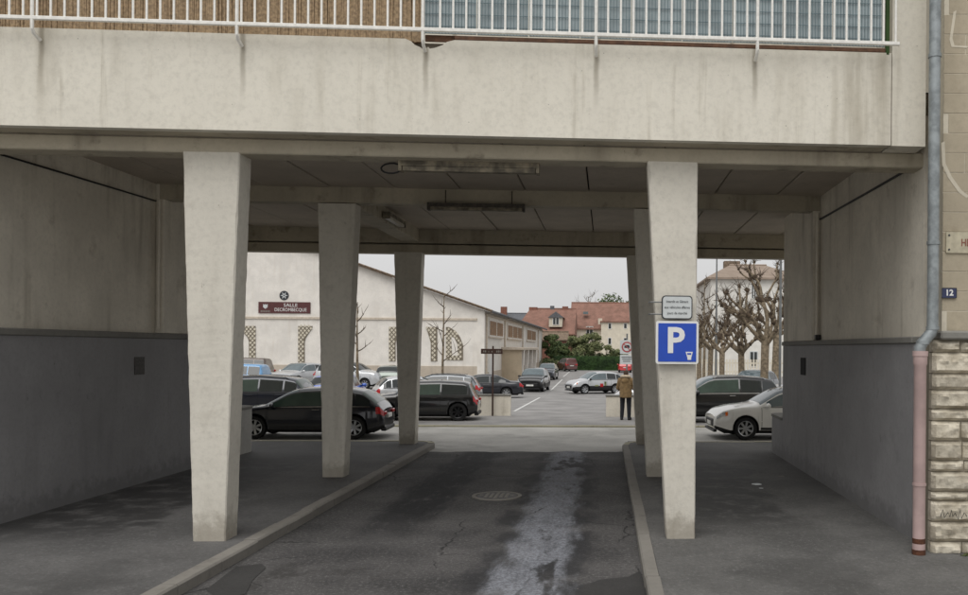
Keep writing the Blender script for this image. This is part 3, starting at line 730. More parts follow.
# rock faced base courses, tops read from the photograph
def zc(py): return at(945, py, HY - 0.06).z
cuts = [zc(v) for v in (340.5, 352.5, 373.5, 390, 409, 421, 441, 460.7, 471.7, 491.7, 501, 521.7, 541.7)] + [PZ - 0.04]
def rock(x0, x1, z0, z1, seed):
    nxn, nzn = max(4, int((x1 - x0) / 0.035)), max(4, int((z1 - z0) / 0.032)); b = MB(); vs = []; fs = []
    for j in range(nzn + 1):
        for i in range(nxn + 1):
            u, v = i / nxn, j / nzn
            edge = min(1, min(u, 1 - u) * (x1 - x0) / 0.034 + .12 * abs(mnoise.noise(Vector((u * 9, v * 9, seed)))), min(v, 1 - v) * (z1 - z0) / 0.03 + .1 * abs(mnoise.noise(Vector((u * 11, v * 7, seed + 3)))))
            px_, pz_ = x0 + u * (x1 - x0), z0 + v * (z1 - z0)
            q = Vector((px_ * 7 + seed, pz_ * 9, seed * 1.3))
            d = edge * (0.04 + 0.045 * abs(mnoise.noise(q)) + 0.03 * abs(mnoise.noise(q * 2.3)) + 0.014 * mnoise.noise(q * 6.1))
            vs.append((px_ + 0.004 * mnoise.noise(q * 2), HY - 0.034 - d, pz_ + 0.006 * mnoise.noise(q * 2 + Vector((3, 3, 3)))))
    for j in range(nzn):
        for i in range(nxn):
            k = j * (nxn + 1) + i; fs.append((k, k + 1, k + nxn + 2, k + nxn + 1))
    # returns to the wall
    N = len(vs); rim = [i for i in range(nxn + 1)] + [(j + 1) * (nxn + 1) - 1 for j in range(1, nzn + 1)] + [nzn * (nxn + 1) + i for i in range(nxn - 1, -1, -1)] + [j * (nxn + 1) for j in range(nzn - 1, 0, -1)]
    for k in rim: vs.append((vs[k][0], HY + 0.05, vs[k][2]))
    m_ = len(rim)
    for k in range(m_): fs.append((rim[(k + 1) % m_], rim[k], N + k, N + (k + 1) % m_))
    b.add(vs, fs); return b.build('rock_faced_stone', M['rock'], hs, True, 26)
for r in range(len(cuts) - 1):
    z1, z0 = cuts[r], cuts[r + 1]; xq = HX - 0.13; k = 0
    while xq < 7.0:
        wd = random.uniform(0.3, 0.55) if z1 - z0 < 0.18 else random.uniform(0.34, 0.7)
        rock(xq + 0.008, xq + wd - 0.008, z0 + 0.008, z1 - 0.008, r * 13 + k); xq += wd; k += 1
scribble('graffiti_mark', 941, 966, 511, 518, HY - 0.16, 4, hs, M['ink'])
# cement repairs on the upper wall
for i, (pts, wd) in enumerate((([(955, 12), (951, 40), (953, 47), (968, 48)], 0.018), ([(943, 143), (944, 165), (950, 178), (960, 192), (968, 198)], 0.02))):
    b = MB(); P3 = [at(a, c, HY - 0.012) for a, c in pts]; vs = []; fs = []
    for p in P3:
        vs += [(p.x - wd, HY - 0.010, p.z), (p.x + wd, HY - 0.010, p.z + 0.02)]
    fs = [(2 * k, 2 * k + 1, 2 * k + 3, 2 * k + 2) for k in range(len(P3) - 1)]
    b.add(vs, fs); b.build('cement_repair', M['mortar'], hs)
cs = at(949, 293, HY - 0.02); nb = thing('house_number', 'navy enamel house number plate reading 12 on the stone wall', 'number plate', tuple(cs))
plate('plate', M['navy'], 0.17, 0.115, 0.008, -0.008, 0.012, nb); 
b = MB(); fr = rrect(0.172, 0.117, 0.008); b.tube([Vector((a, -0.008, c)) for a, c in fr + fr[:1]], 0.004, 4); b.build('rim', M['ink'], nb)
text_mesh('12', 0.098, 'digits', M['sign_white'], nb, (0, -0.010, 0.0), bold=0.003)
c0 = at(946, 232, HY - 0.02); c1 = at(946, 253, HY - 0.02)
nm = thing('name_plaque', 'aged pale metal plaque lettered in red brown on the stone wall', 'plaque', (c0.x + 0.42, HY - 0.02, (c0.z + c1.z) / 2))
plate('plate', M['brass_plate'], 0.84, 0.25, 0.01, -0.008, 0.012, nm)
text_mesh('HER', 0.12, 'lettering', M['red_ink'], nm, (-0.245, -0.010, -0.005), align='LEFT', sx=0.75, bold=0.002)
for sx_ in (-0.385, 0.385):
    for sz_ in (-0.085, 0.085):
        b = MB(); b.tube([(sx_, -0.014, sz_), (sx_, -0.006, sz_)], 0.012, 8); b.build('screw', M['ink'], nm)
# downpipe
dp = thing('downpipe', 'grey zinc rainwater downpipe entering a pink pipe beside the stone house', 'downpipe')
pu = at(934.5, 100, 10.0); pl_ = at(919.8, 450, 9.98)
zt, zb_, zk = 9.5, at(930, 328, 10).z, at(920, 351, 10).z
b = MB(); b.tube([(pu.x, 10.0, zt), (pu.x, 10.0, zb_ + 0.03), (pu.x, 10.0, zb_), (pu.x - 0.02, 10.0, zb_ - 0.06), (pl_.x + 0.03, 10.0, zk + 0.1), (pl_.x, 10.0, zk + 0.04), (pl_.x, 10.0, zk - 0.05)], 0.066, 16)
b.build('zinc_pipe', M['zinc'], dp, True)
for zz in (at(934, 56, 10).z, at(930, 243, 10).z, 8.2, zb_ + 0.0, zk + 0.1):
    xx = pu.x if zz > zb_ - 0.01 else pl_.x + 0.03
    b = MB(); b.tube([(xx, 10.0, zz - 0.02), (xx, 10.0, zz + 0.02)], 0.075, 16); b.build('collar', M['zinc'], dp, True)
b = MB(); b.tube([(pl_.x, 9.99, zk), (pl_.x, 9.99, zk - 0.06), (pl_.x, 9.99, zk - 0.065), (pl_.x, 9.99, zk - 0.15), (pl_.x, 9.99, zk - 0.17), (pl_.x, 9.99, 0.3)], [0.088, 0.088, 0.08, 0.08, 0.07, 0.07], 16); b.build('pink_pipe', M['pink'], dp, True)
b = MB(); zz = at(920, 484, 10).z; b.tube([(pl_.x, 9.99, zz - 0.015), (pl_.x, 9.99, zz + 0.015)], 0.078, 16); b.build('collar', M['pink'], dp, True)
b = MB(); b.tube([(pl_.x, 9.99, 0.31), (pl_.x, 9.99, 0.25)], 0.074, 16); b.tube([(pl_.x, 9.99, 0.18), (pl_.x, 9.99, PZ - 0.03)], 0.078, 16); b.build('rusty_foot', M['rust'], dp, True)
b = MB(); b.tube([(pl_.x, 9.99, 0.25), (pl_.x, 9.99, 0.18)], 0.073, 16); b.build('foot_band', M['pink'], dp, True)

# ------------------------------------------------------------------ cars
TOPS = dict(
    hatch=[(0, .56), (.015, .64), (.035, .70), (.14, .93), (.22, .975), (.40, 1), (.53, .98), (.60, .92), (.745, .665), (.86, .61), (.95, .54), (1, .43)],
    sedan=[(0, .56), (.02, .66), (.06, .70), (.16, .715), (.32, .95), (.40, .99), (.48, 1), (.56, .975), (.62, .92), (.745, .68), (.88, .62), (.96, .55), (1, .44)],
    wagon=[(0, .54), (.012, .62), (.03, .68), (.10, .92), (.17, .965), (.35, 1), (.53, .985), (.59, .93), (.725, .67), (.87, .615), (.96, .54), (1, .43)],
    suv=[(0, .52), (.012, .60), (.03, .67), (.095, .92), (.16, .965), (.35, 1), (.54, .98), (.60, .93), (.73, .69), (.86, .65), (.95, .59), (1, .46)],
    mini=[(0, .50), (.015, .60), (.035, .68), (.085, .93), (.13, .97), (.35, 1), (.58, .98), (.635, .93), (.74, .69), (.86, .645), (.95, .59), (1, .46)],
    van=[(0, .48), (.01, .55), (.02, .62), (.045, .93), (.10, .98), (.35, 1), (.60, .985), (.66, .94), (.80, .68), (.90, .61), (.96, .54), (1, .42)])
def interp(pts, t):
    for (a, b_), (c, d) in zip(pts[:-1], pts[1:]):
        if t <= c:
            k = (t - a) / (c - a) if c > a else 0
            return b_ + (d - b_) * k
    return pts[-1][1]
def sm_interp(pts, t, e=0.012):
    return (interp(pts, max(0, t - e)) + 2 * interp(pts, t) + interp(pts, min(1, t + e))) / 4

class Car:
    def __init__(s, label, kind, L_, W_, H_, col, loc, heading, rim='rim_silver', wheel=0.32, clear=0.19, cladding=False, rails=False,
                 glass='glass', near=False, group='cars in the street and car park', name='parked_car', cat='car', belt=.625, extra=None):
        s.kind, s.L, s.W, s.H, s.R, s.clear = kind, L_, W_, H_, wheel, clear
        s.tops = TOPS[kind]; s.beltf = belt
        s.tf = 1 - 0.86 / L_; s.tr = 0.80 / L_
        if kind in ('mini',): s.tr = 0.66 / L_; s.tf = 1 - .72 / L_
        if kind == 'sedan': s.tr = 1.02 / L_
        z = gz(loc[0], loc[1])
        s.o = thing(name, label, cat, (loc[0], loc[1], z), heading, group)
        P_ = PAINT[col]; s.near = near
        # shell
        ts = set([i / 44 for i in range(45)] + [.004, .01, .018, .03, .045, .97, .982, .99, .996])
        Ra = wheel + 0.045; s.Ra = Ra
        for tw in (s.tf, s.tr):
            for k in (-1.002, -.999, -.96, -.85, -.7, -.5, -.25, 0, .25, .5, .7, .85, .96, .999, 1.002): ts.add(tw + k * Ra / L_)
        ts = sorted(ts); b = MB(); rings = []
        for t in ts:
            r = s.ring(t); full = [(q[0], q[1], q[2]) for q in r] + [(q[0], -q[1], q[2]) for q in r[-2:0:-1]]
            rings.append(full)
        n = len(rings[0]); vs = [q for r in rings for q in r]; fs = []; mi = []
        for i in range(len(rings) - 1):
            for k in range(n):
                fs.append((i * n + k, (i + 1) * n + k, (i + 1) * n + (k + 1) % n, i * n + (k + 1) % n))
                kk = k if k < 9 else n - 1 - k
                mi.append(1 if kk <= 1 or (cladding and kk <= 2) else 0)
        b.v = vs; b.f = [f[::-1] for f in fs] + [tuple(range(n)), tuple((len(rings) - 1) * n + k for k in range(n - 1, -1, -1))]
        b.mi = mi + [0, 0]
        b.build('body', [P_, M['black']], s.o, True, 40)
        tp = s.tops
        # window limits along the length
        if kind == 'sedan': ra, rb = .165, .315
        elif kind == 'van': ra, rb = .021, .05
        elif kind == 'hatch': ra, rb = .037, .145
        elif kind == 'mini': ra, rb = .037, .088
        else: ra, rb = .032, .105
        cowl = [a for a, z_ in tp if z_ < .70 and a > .5][0]; rf = [a for a, z_ in tp if z_ > .97][-1]
        g = M[glass]
        s.patch('windscreen', M['screen_glass'] if glass != 'glass' else g, rf + .012, cowl - .012, 6.1, 9.9 - 2.0, 8, both='span')
        s.patch('rear_window', g, ra + .006, rb - .004, 6.1, 7.9, 6, both='span')
        w0 = ra + (.05 if kind != 'sedan' else .03); w1 = cowl - .045
        B = {'mini': .33, 'van': .5}.get(kind, (w0 + w1) / 2 - .03)
        cuts_ = [w0, B, w1] if kind in ('mini',) else [w0, w0 + (B - w0) * .36, B, w1]
        if kind == 'sedan': cuts_ = [w0 + .02, B, w1]
        for a, e in zip(cuts_[:-1], cuts_[1:]):
            for sd_ in (1, -1): s.patch('side_window', g if e == cuts_[-1] else M['glass'], a + .006, e - .006, 5.10, 5.93, 7, side=sd_)
        # chrome or black belt strip, seams, handles
        if near:
            for sd_ in (1, -1):
                s.patch('belt_trim', M['chrome'] if near == 'chrome' else M['black'], w0, w1 + .02, 4.98, 5.05, 14, side=sd_, off=.012)
                for tt in cuts_[1 if kind == 'mini' else 2:-1] + [cowl - .02] + ([s.tr + Ra / L_ * .9] if kind not in ('mini',) else []):
                    s.patch('door_seam', M['dark'], tt - .0012, tt + .0012, 2.2, 5.0, 1, side=sd_, off=.003, rn=6)
                for tt in [cuts_[-2] + .035] + ([cuts_[1] + .01] if kind not in ('mini',) else []):
                    s.patch('door_handle', M['chrome'] if near == 'chrome' else P_, tt, tt + .045, 4.05, 4.25, 2, side=sd_, off=.028)
                s.patch('sill', M['black'], s.tr + Ra / L_ + .01, s.tf - Ra / L_ - .01, 1.3, 2.3, 4, side=sd_, off=.006)
        # lights
        for sd_ in (1, -1):
            s.patch('headlight', M['clear_light'], .935, .988, 4.0, 4.95, 4, side=sd_, off=.008)
            s.patch('tail_light', M['red_light'], .001, .05 if kind != 'mini' else .035, 3.55, 4.95, 4, side=sd_, off=.010)
        if near:
            for sd_ in (1, -1): s.patch('indicator', M['amber'], .925, .94, 3.8, 4.7, 2, side=sd_, off=.012)
        # end pieces
        hl = L_ / 2; zt_ = H_ * .56
        b = MB(); b.box(-hl - .014, -hl + .05, -.26, .26, H_ * .40, H_ * .40 + .11, 0, False, .005); b.build('rear_plate', M['plate_white'], s.o)
        b = MB(); b.box(-hl - .02, -hl + .12, -W_ * .36, W_ * .36, clear + .02, clear + .13, 0, False, .02); b.build('rear_valance', M['black'], s.o)
        for sd_ in (1, -1):
            b = MB(); y0, y1 = sorted((sd_ * W_ * .25, sd_ * W_ * .395)); b.box(-hl - .012, -hl + .05, y0, y1, H_ * .47, H_ * .545, 0, False, .02); b.build('tail_lens', M['red_light'], s.o)
        b = MB(); b.box(hl - .05, hl + .012, -W_ * .30, W_ * .30, H_ * .24, H_ * .385, 0, False, .02); b.build('grille', M['black'], s.o)
        b = MB(); b.box(hl - .05, hl + .02, -.26, .26, H_ * .26, H_ * .26 + .11, 0, False, .005); b.build('front_plate', M['plate_white'], s.o)
        b = MB(); b.box(hl - .09, hl + .008, -W_ * .37, W_ * .37, clear + .02, clear + .09, 0, False, .015); b.build('lower_intake', M['black'], s.o)
        # mirrors
        for sd_ in (1, -1):
            q = s.pt(cowl - .055, 5.05, sd_)
            b = MB(); b.blob((q.x, q.y + sd_ * .10, q.z + .05), (.07, .11, .075), 1, .1, 10, 7); b.box(q.x - .02, q.x + .03, min(q.y - sd_ * .02, q.y + sd_ * .06), max(q.y - sd_ * .02, q.y + sd_ * .06), q.z - .02, q.z + .03)
            b.build('mirror', P_ if not cladding else M['black'], s.o, True)
        if rails:
            for sd_ in (1, -1):
                b = MB(); pts = [s.pt(t, 6.55, sd_) + Vector((0, 0, .045)) for t in (.17, .25, .35, .45, .52)]
                pts = [s.pt(.15, 6.55, sd_)] + pts + [s.pt(.54, 6.55, sd_)]
                b.tube(pts, .016, 6); b.build('roof_rail', M['chrome'] if rails == 'chrome' else M['black'], s.o, True)
        # underbody and wheels
        b = MB(); b.box(-hl + .3, hl - .3, -W_ * .5 + .26, W_ * .5 - .26, clear - .02, .62); b.build('underbody', M['dark'], s.o)
        for tw in (s.tf, s.tr):
            for sd_ in (1, -1):
                s.wheel_at(-hl + tw * L_, sd_ * (W_ / 2 - .125), sd_, M[rim])
    def halfw(s, t):
        d = min(t, 1 - t) * s.L; k = max(0, 1 - d / .55)
        return s.W / 2 * (.80 + .20 * math.sqrt(max(0, 1 - k * k)))
    def ring(s, t):
        H, L_ = s.H, s.L; w = s.halfw(t); x = -L_ / 2 + t * L_
        ztop = sm_interp(s.tops, t) * H
        belt = min((s.beltf + .03 * (.5 - t)) * H, ztop - .035)
        d = min(t, 1 - t) * L_
        zu = s.clear + max(0, .12 * (1 - d / .4))
        arch = -1
        for tw in (s.tf, s.tr):
            dx = (t - tw) * L_
            if abs(dx) < s.Ra: arch = s.R + math.sqrt(s.Ra ** 2 - dx * dx)
        z1 = max(zu, arch); z2 = max(zu + .09, arch + .004 if arch > 0 else 0); zm = max(zu + (belt - zu) * .48, arch + .03)
        z4 = max(belt - .085, zm + .03)
        wr = w * .925 - .30 * max(0, ztop - belt - .04)
        if arch > 0: w = w + .012
        rise = min(.05, .25 * max(.0, ztop - belt))
        pts = [(0, z1), (w * .80, z1), (w * .975, z2), (w, zm), (w * .985, z4), (w * .945, belt), (wr, max(ztop - .075 if ztop - belt > .15 else belt + (ztop - belt) * .5, belt + .002)),
               (wr * .88, ztop - .012), (wr * .5, ztop + .012), (0, ztop + .02)]
        out = []
        for (y, z) in pts:
            rk = 0
            if d < .35:
                kk = (1 - d / .35) ** 1.5
                rk = kk * (max(0, z - .55) * .22 + max(0, .42 - z) * .25) * (1 if t < .5 else -1)
            out.append((x + rk, y, z))
        return out
    def pt(s, t, r, sd_=1):
        q = s.ring(t); i = min(int(r), len(q) - 2); k = r - i
        a, c = Vector(q[i]), Vector(q[i + 1]); p = a.lerp(c, k)
        return Vector((p.x, p.y * sd_, p.z))
    def patch(s, name, m, t0, t1, r0, r1, nt, side=1, off=.007, both=None, rn=3):
        def nrm(t, r, sd_):
            e = .004; a = s.pt(min(t + e, 1), r, sd_) - s.pt(max(t - e, 0), r, sd_); c = s.pt(t, r + .04, sd_) - s.pt(t, r - .04, sd_)
            v = a.cross(c) * sd_
            return v.normalized() if v.length > 1e-9 else Vector((0, 0, 1))
        rr = [r0 + (r1 - r0) * k / rn for k in range(rn + 1)]
        if both == 'span':
            rr = [6.12, 6.6, 7, 7.5, 8, 8.95]
            cols = [(r, 1) for r in rr] + [(r, -1) for r in rr[::-1]]
        else: cols = [(r, side) for r in rr]
        vs = []; fs = []
        for i in range(nt + 1):
            t = t0 + (t1 - t0) * i / nt
            for r, sd_ in cols:
                nv = nrm(t, r, sd_)
                if nv.dot(Vector((0, sd_, .3))) < -.2: nv = -nv
                p = s.pt(t, r, sd_) + nv * off; vs.append(p)
        nc = len(cols)
        for i in range(nt):
            for k in range(nc - 1): fs.append((i * nc + k, i * nc + k + 1, (i + 1) * nc + k + 1, (i + 1) * nc + k))
        b = MB(); b.add(vs, fs); return b.build(name, m, s.o, True, 30)
    cache = {}
    def wheel_at(s, x, y, sd_, rm):
        R = s.R; key = (round(R, 3), sd_, rm.name)
        if key not in Car.cache:
            prof = [(.62, -.09), (.66, -.1), (.92, -.1), (.985, -.075), (1, -.03), (1, .03), (.985, .075), (.92, .1), (.68, .1), (.655, .085), (.655, -.06)]
            b = MB(); n = 28; vs = [(R * r * math.cos(2 * math.pi * k / n), sd_ * o_, R * r * math.sin(2 * math.pi * k / n)) for k in range(n) for r, o_ in prof]
            m_ = len(prof)
            fs = [(k * m_ + i, k * m_ + i + 1, ((k + 1) % n) * m_ + i + 1, ((k + 1) % n) * m_ + i) for k in range(n) for i in range(m_ - 1)]
            b.add(vs, [f if sd_ > 0 else f[::-1] for f in fs]); ty = b.mesh('tyre', M['tyre'], True)
            b = MB()
            ns = 7
            for k in range(ns):
                a = 2 * math.pi * k / ns; ca_, sa_ = math.cos(a), math.sin(a)
                for (r0, r1, h0, h1) in ((.06, .66, .055, .085),):
                    p = [(r0, -.024), (r1, -.034), (r1, .034), (r0, .024)]
                    q = [(R * (rr_ * ca_) - tt * sa_ * R / .33, rr_, R * (rr_ * sa_) + tt * ca_ * R / .33) for rr_, tt in p]
                    vs = [(xx, sd_ * (.035 + .03 * rr_), zz) for xx, rr_, zz in q] + [(xx, sd_ * (.06 + .03 * rr_), zz) for xx, rr_, zz in q]
                    b.add(vs, [(0, 1, 5, 4), (1, 2, 6, 5), (2, 3, 7, 6), (3, 0, 4, 7), (4, 5, 6, 7)])
            b.tube([(0, sd_ * .03, 0), (0, sd_ * .075, 0)], R * .16, 12)
            n = 28
            vs = [(R * r * math.cos(2 * math.pi * k / n), sd_ * o_, R * r * math.sin(2 * math.pi * k / n)) for k in range(n) for r, o_ in ((.66, .092), (.60, .08), (.60, -.03))]
            b.add(vs, [(k * 3 + i, k * 3 + i + 1, ((k + 1) % n) * 3 + i + 1, ((k + 1) % n) * 3 + i) for k in range(n) for i in range(2)])
            ri = b.mesh('rim', rm)
            b = MB(); b.tube([(0, -sd_ * .05, 0), (0, sd_ * .02, 0)], R * .64, 20); dk = b.mesh('brake_disc', M['dark'])
            Car.cache[key] = (ty, ri, dk)
        ty, ri, dk = Car.cache[key]
        w_ = link('wheel', ty, s.o, (x, y, R)); link('rim', ri, w_); link('brake_disc', dk, w_)

PI = math.pi; AS = math.atan(SK)
def side_car(label, kind, L_, W_, H_, col, tail=None, nose=None, Y=30.0, heading='left', yaw=0.0, **k):
    """a car parked along the street; tail or nose is the x of that end"""
    if heading == 'left':
        cx_ = (tail - L_ / 2) if tail is not None else nose + L_ / 2; a = PI + AS
    else:
        cx_ = (tail + L_ / 2) if tail is not None else nose - L_ / 2; a = AS
    return Car(label, kind, L_, W_, H_, col, (cx_, Y), a + yaw, **k)
side_car('black hatchback with red tail lights parked at the near kerb behind the left columns', 'hatch', 4.3, 1.78, 1.38, 'deep', tail=-6.05, Y=23.75, near='chrome', glass='glass_green', rim='rim_silver')
side_car('white saloon with orange indicator parked at the near kerb by the right wall', 'sedan', 4.75, 1.83, 1.46, 'white', nose=2.98, Y=24.55, near='black', glass='screen_glass', wheel=.325)
side_car('dark navy estate with roof rails parked beyond the black hatchback', 'wagon', 4.75, 1.82, 1.50, 'navy', tail=-10.0, Y=29.2, near='black', rails='black', glass='glass_green')
side_car('small black three door hatchback with black wheels across the street', 'mini', 3.80, 1.72, 1.36, 'black', tail=-4.42, Y=29.72, near='black', rim='rim_black', glass='glass_green', wheel=.31, clear=.16)
side_car('large black crossover with chrome window line across the street on the right', 'suv', 4.55, 1.86, 1.60, 'black', tail=6.15, Y=29.9, near='chrome', rails='chrome', glass='glass_green', wheel=.35, clear=.22)
side_car('silver estate behind the small black hatchback and the low wall', 'wagon', 4.5, 1.76, 1.47, 'grey', tail=-6.15, Y=42.0, near='black', rails='black')
Car('white hatchback half hidden between the left rear column and the small black car', 'hatch', 3.7, 1.66, 1.42, 'silver', (-8.25, 37.0), AS + .35, near='black')
side_car('black saloon seen from behind its flank beside the brown direction sign', 'sedan', 4.75, 1.82, 1.40, 'deep', tail=-4.95, Y=50.5, yaw=.12, near='black')
Car('black crossover with white number plate facing the street along the hall', 'suv', 4.4, 1.84, 1.64, 'black', (-5.15, 61.3), -PI / 2 - .06, cladding=True, glass='screen_glass')
Car('dark grey crossover parked farther back along the hall, behind the black crossover', 'suv', 4.3, 1.80, 1.60, 'anth', (-5.75, 84.0), -PI / 2 - .05, glass='screen_glass')
hc = Car('silver hatchback with coloured decals crossing the car park', 'hatch', 3.95, 1.72, 1.50, 'silver', (-0.75, 58.6), PI + .45, near='black', cladding=True, glass='screen_glass', wheel=.32)
for (t0, t1, r0, r1, m) in ((.44, .50, 2.7, 3.5, 'red_light'), (.38, .42, 3.0, 3.9, 'leaf_b'), (.53, .60, 2.9, 3.2, 'leaf_b')):
    hc.patch('decal', M[m], t0, t1, r0, r1, 3, side=1, off=.004)
Car('dark wine coloured people carrier seen from behind near the hedge', 'van', 4.4, 1.80, 1.80, 'wine', (-5.3, 116.0), PI / 2 + .35)
Car('red and white car seen from behind below the round prohibition sign', 'suv', 4.0, 1.74, 1.55, 'red', (2.5, 112.0), PI / 2)
Car('light silver crossover at the hall behind the thin bare tree', 'suv', 4.3, 1.78, 1.60, 'silver', (-15.4, 51.5), AS - .25)
Car('grey green hatchback seen from behind between the left columns', 'hatch', 4.0, 1.74, 1.47, 'green', (-13.3, 52.8), PI / 2 + .15)
Car('silver car facing the street under the maroon hall sign', 'hatch', 4.1, 1.74, 1.46, 'silver', (-19.6, 54.5), -PI / 2 - .35, glass='screen_glass')
side_car('light blue people carrier at the left edge of the car park', 'van', 4.0, 1.72, 1.60, 'sky', tail=-17.2, Y=43.5)
side_car('brown people carrier behind the light blue one', 'van', 4.4, 1.80, 1.74, 'brown', tail=-22.2, Y=56.5)
Car('bright blue car just behind the navy estate', 'hatch', 4.0, 1.76, 1.44, 'blue', (-11.2, 35.6), PI / 2 + .1)
side_car('silver car partly behind the parking sign column beyond the black crossover', 'hatch', 4.0, 1.72, 1.44, 'silver', tail=4.3, Y=36.5, glass='glass_green')
Car('dark grey car under the pollarded trees', 'hatch', 4.1, 1.76, 1.50, 'anth', (8.0, 46.0), -PI / 2 - .5, glass='screen_glass')
Car('pale silver car right of the pollarded trees', 'wagon', 4.4, 1.76, 1.45, 'silver', (10.0, 40.5), PI + .05, glass='screen_glass')

# ------------------------------------------------------------------ car park walls, signs, post
def park_wall(label, x0, x1, y, h):
    t = thing('car_park_wall', label, 'wall')
    b = MB(); b.box(x0, x1, y, y + .22, -.3, h - .06, 0, True); b.build('wall_body', M['upper_wall'], t)
    q = x0 - .03
    while q < x1:
        e = min(q + .9, x1 + .03); bx('coping_stone', M['ledge'], q + .004, e - .004, y - .03, y + .25, h - .058, h, t, True, .012); q = e
park_wall('low cream wall with coping left of the car park entrance', -26.0, -3.55, 31.95, .78)
park_wall('low cream wall with coping behind the person in the brown coat', 0.02, 3.2, 31.5, .80)
cs = at(492.5, 415, 31.6)
ds = thing('direction_sign', 'dark brown direction sign on a thin post before the low wall', 'sign', (cs.x, 31.6, 0))
b = MB(); b.tube([(0, 0, -.1), (0, 0, 2.58)], .032, 8); b.build('post', M['brown_sign'], ds, True)
plate('sign_board', M['brown_sign'], .80, .19, .015, -.06, -.035, ds, -.04, 2.38)
b = MB(); q = -.36
while q < .30:
    wd = random.uniform(.02, .05); hh = random.uniform(.03, .045)
    if random.random() > .18: b.box(q, q + wd, -.066, -.062, 2.38 - hh, 2.38 + hh * random.uniform(.3, 1))
    q += wd + .022
b.build('lettering', M['kerb'], ds)
cs = at(627, 347, 38.0)
ns_ = thing('prohibition_sign', 'round red and white prohibition sign over a small plate behind the person', 'sign', (cs.x, 38.0, gz(cs.x, 38.0)))
zc_ = cs.z - gz(cs.x, 38.0)
b = MB(); b.tube([(0, .03, -.1), (0, .03, zc_ + .6)], .035, 8); b.build('post', M['galv'], ns_, True)
plate('backboard', M['plate_grey'], .62, .62, .03, -.01, .01, ns_, 0, zc_)
def disc(nm, m, r, y, par, zc2): 
    b = MB(); b.tube([(0, y, zc2), (0, y - .006, zc2)], r, 24); return b.build(nm, m, par)
M['faded_red'] = plain('faded_red', rgb(170, 84, 84), .6)
disc('red_ring', M['faded_red'], .24, -.011, ns_, zc_); disc('white_disc', M['plate_grey'], .175, -.018, ns_, zc_)
b = MB(); b.box(-.12, .12, -.03, -.025, zc_ - .04, zc_ + .05); b.box(-.06, .1, -.03, -.025, zc_ + .05, zc_ + .09); b.build('lorry_symbol', M['ink'], ns_)
b = MB(); b.tube([(-.15, -.028, zc_ + .15), (.15, -.028, zc_ - .15)], .018, 6); b.build('red_bar', M['faded_red'], ns_)
plate('sub_plate', M['plate_grey'], .62, .42, .03, -.01, .01, ns_, 0, zc_ - .56)
b = MB()
for i in range(3): b.box(-.24 + .03 * i, .24 - .04 * i, -.016, -.012, zc_ - .47 - .09 * i, zc_ - .44 - .09 * i)
b.build('sub_plate_lines', M['ink'], ns_)

# lamp posts on the right
cs = at(716.5, 300, 60.0)
lp = thing('street_lamp', 'tall thin grey street lamp before the white building', 'street lamp', (cs.x, 60.0, -.1))
b = MB(); b.tube([(0, 0, 0), (0, 0, 1.2), (0, 0, 9.4)], [.11, .09, .05], 10); b.build('post', M['galv'], lp, True)
b = MB(); b.tube([(0, 0, 9.2), (-.2, 0, 9.5), (-.9, 0, 9.7)], .035, 8); b.tube([(0, 0, 9.2), (.2, 0, 9.5), (.9, 0, 9.7)], .035, 8); b.build('arm', M['galv'], lp, True)
b = MB(); b.blob((-1.1, 0, 9.68), (.35, .14, .08), 1, 0, 10, 6); b.blob((1.1, 0, 9.68), (.35, .14, .08), 1, 0, 10, 6); b.build('lamp_head', M['galv'], lp, True)
cs = at(780.5, 300, 36.0)
lp = thing('sign_post', 'slim dark post beside the end of the right passage wall', 'post', (cs.x, 36.0, 0))
b = MB(); b.tube([(0, 0, -.1), (0, 0, 6.6)], .055, 8); b.build('shaft', M['galv'], lp, True)
b = MB(); b.tube([(0, 0, 6.6), (0, 0, 6.68)], .07, 8); b.build('cap', M['black'], lp, True)

# ------------------------------------------------------------------ person
pz = at(625.5, 420, 30.0)
per = thing('person', 'person in brown hooded coat and dark trousers, back turned, by the low wall', 'person', (pz.x, 30.0, gz(pz.x, 30.0)), R_(-12))
def capsule(b, p, q, r0, r1, n=10):
    p, q = Vector(p), Vector(q); b.blob(p, r0, 0, 0, n, 8); b.blob(q, r1, 0, 0, n, 8)
    if (q - p).length > 1e-4: b.tube([p, q], [r0, r1], n)
def fleshed(name, b, m, vox, sm=6):
    o = b.build(name, m, per, True, 180)
    r = o.modifiers.new('r', 'REMESH'); r.mode = 'VOXEL'; r.voxel_size = vox; r.use_smooth_shade = True
    s_ = o.modifiers.new('s', 'SMOOTH'); s_.factor = .5; s_.iterations = sm
    return o
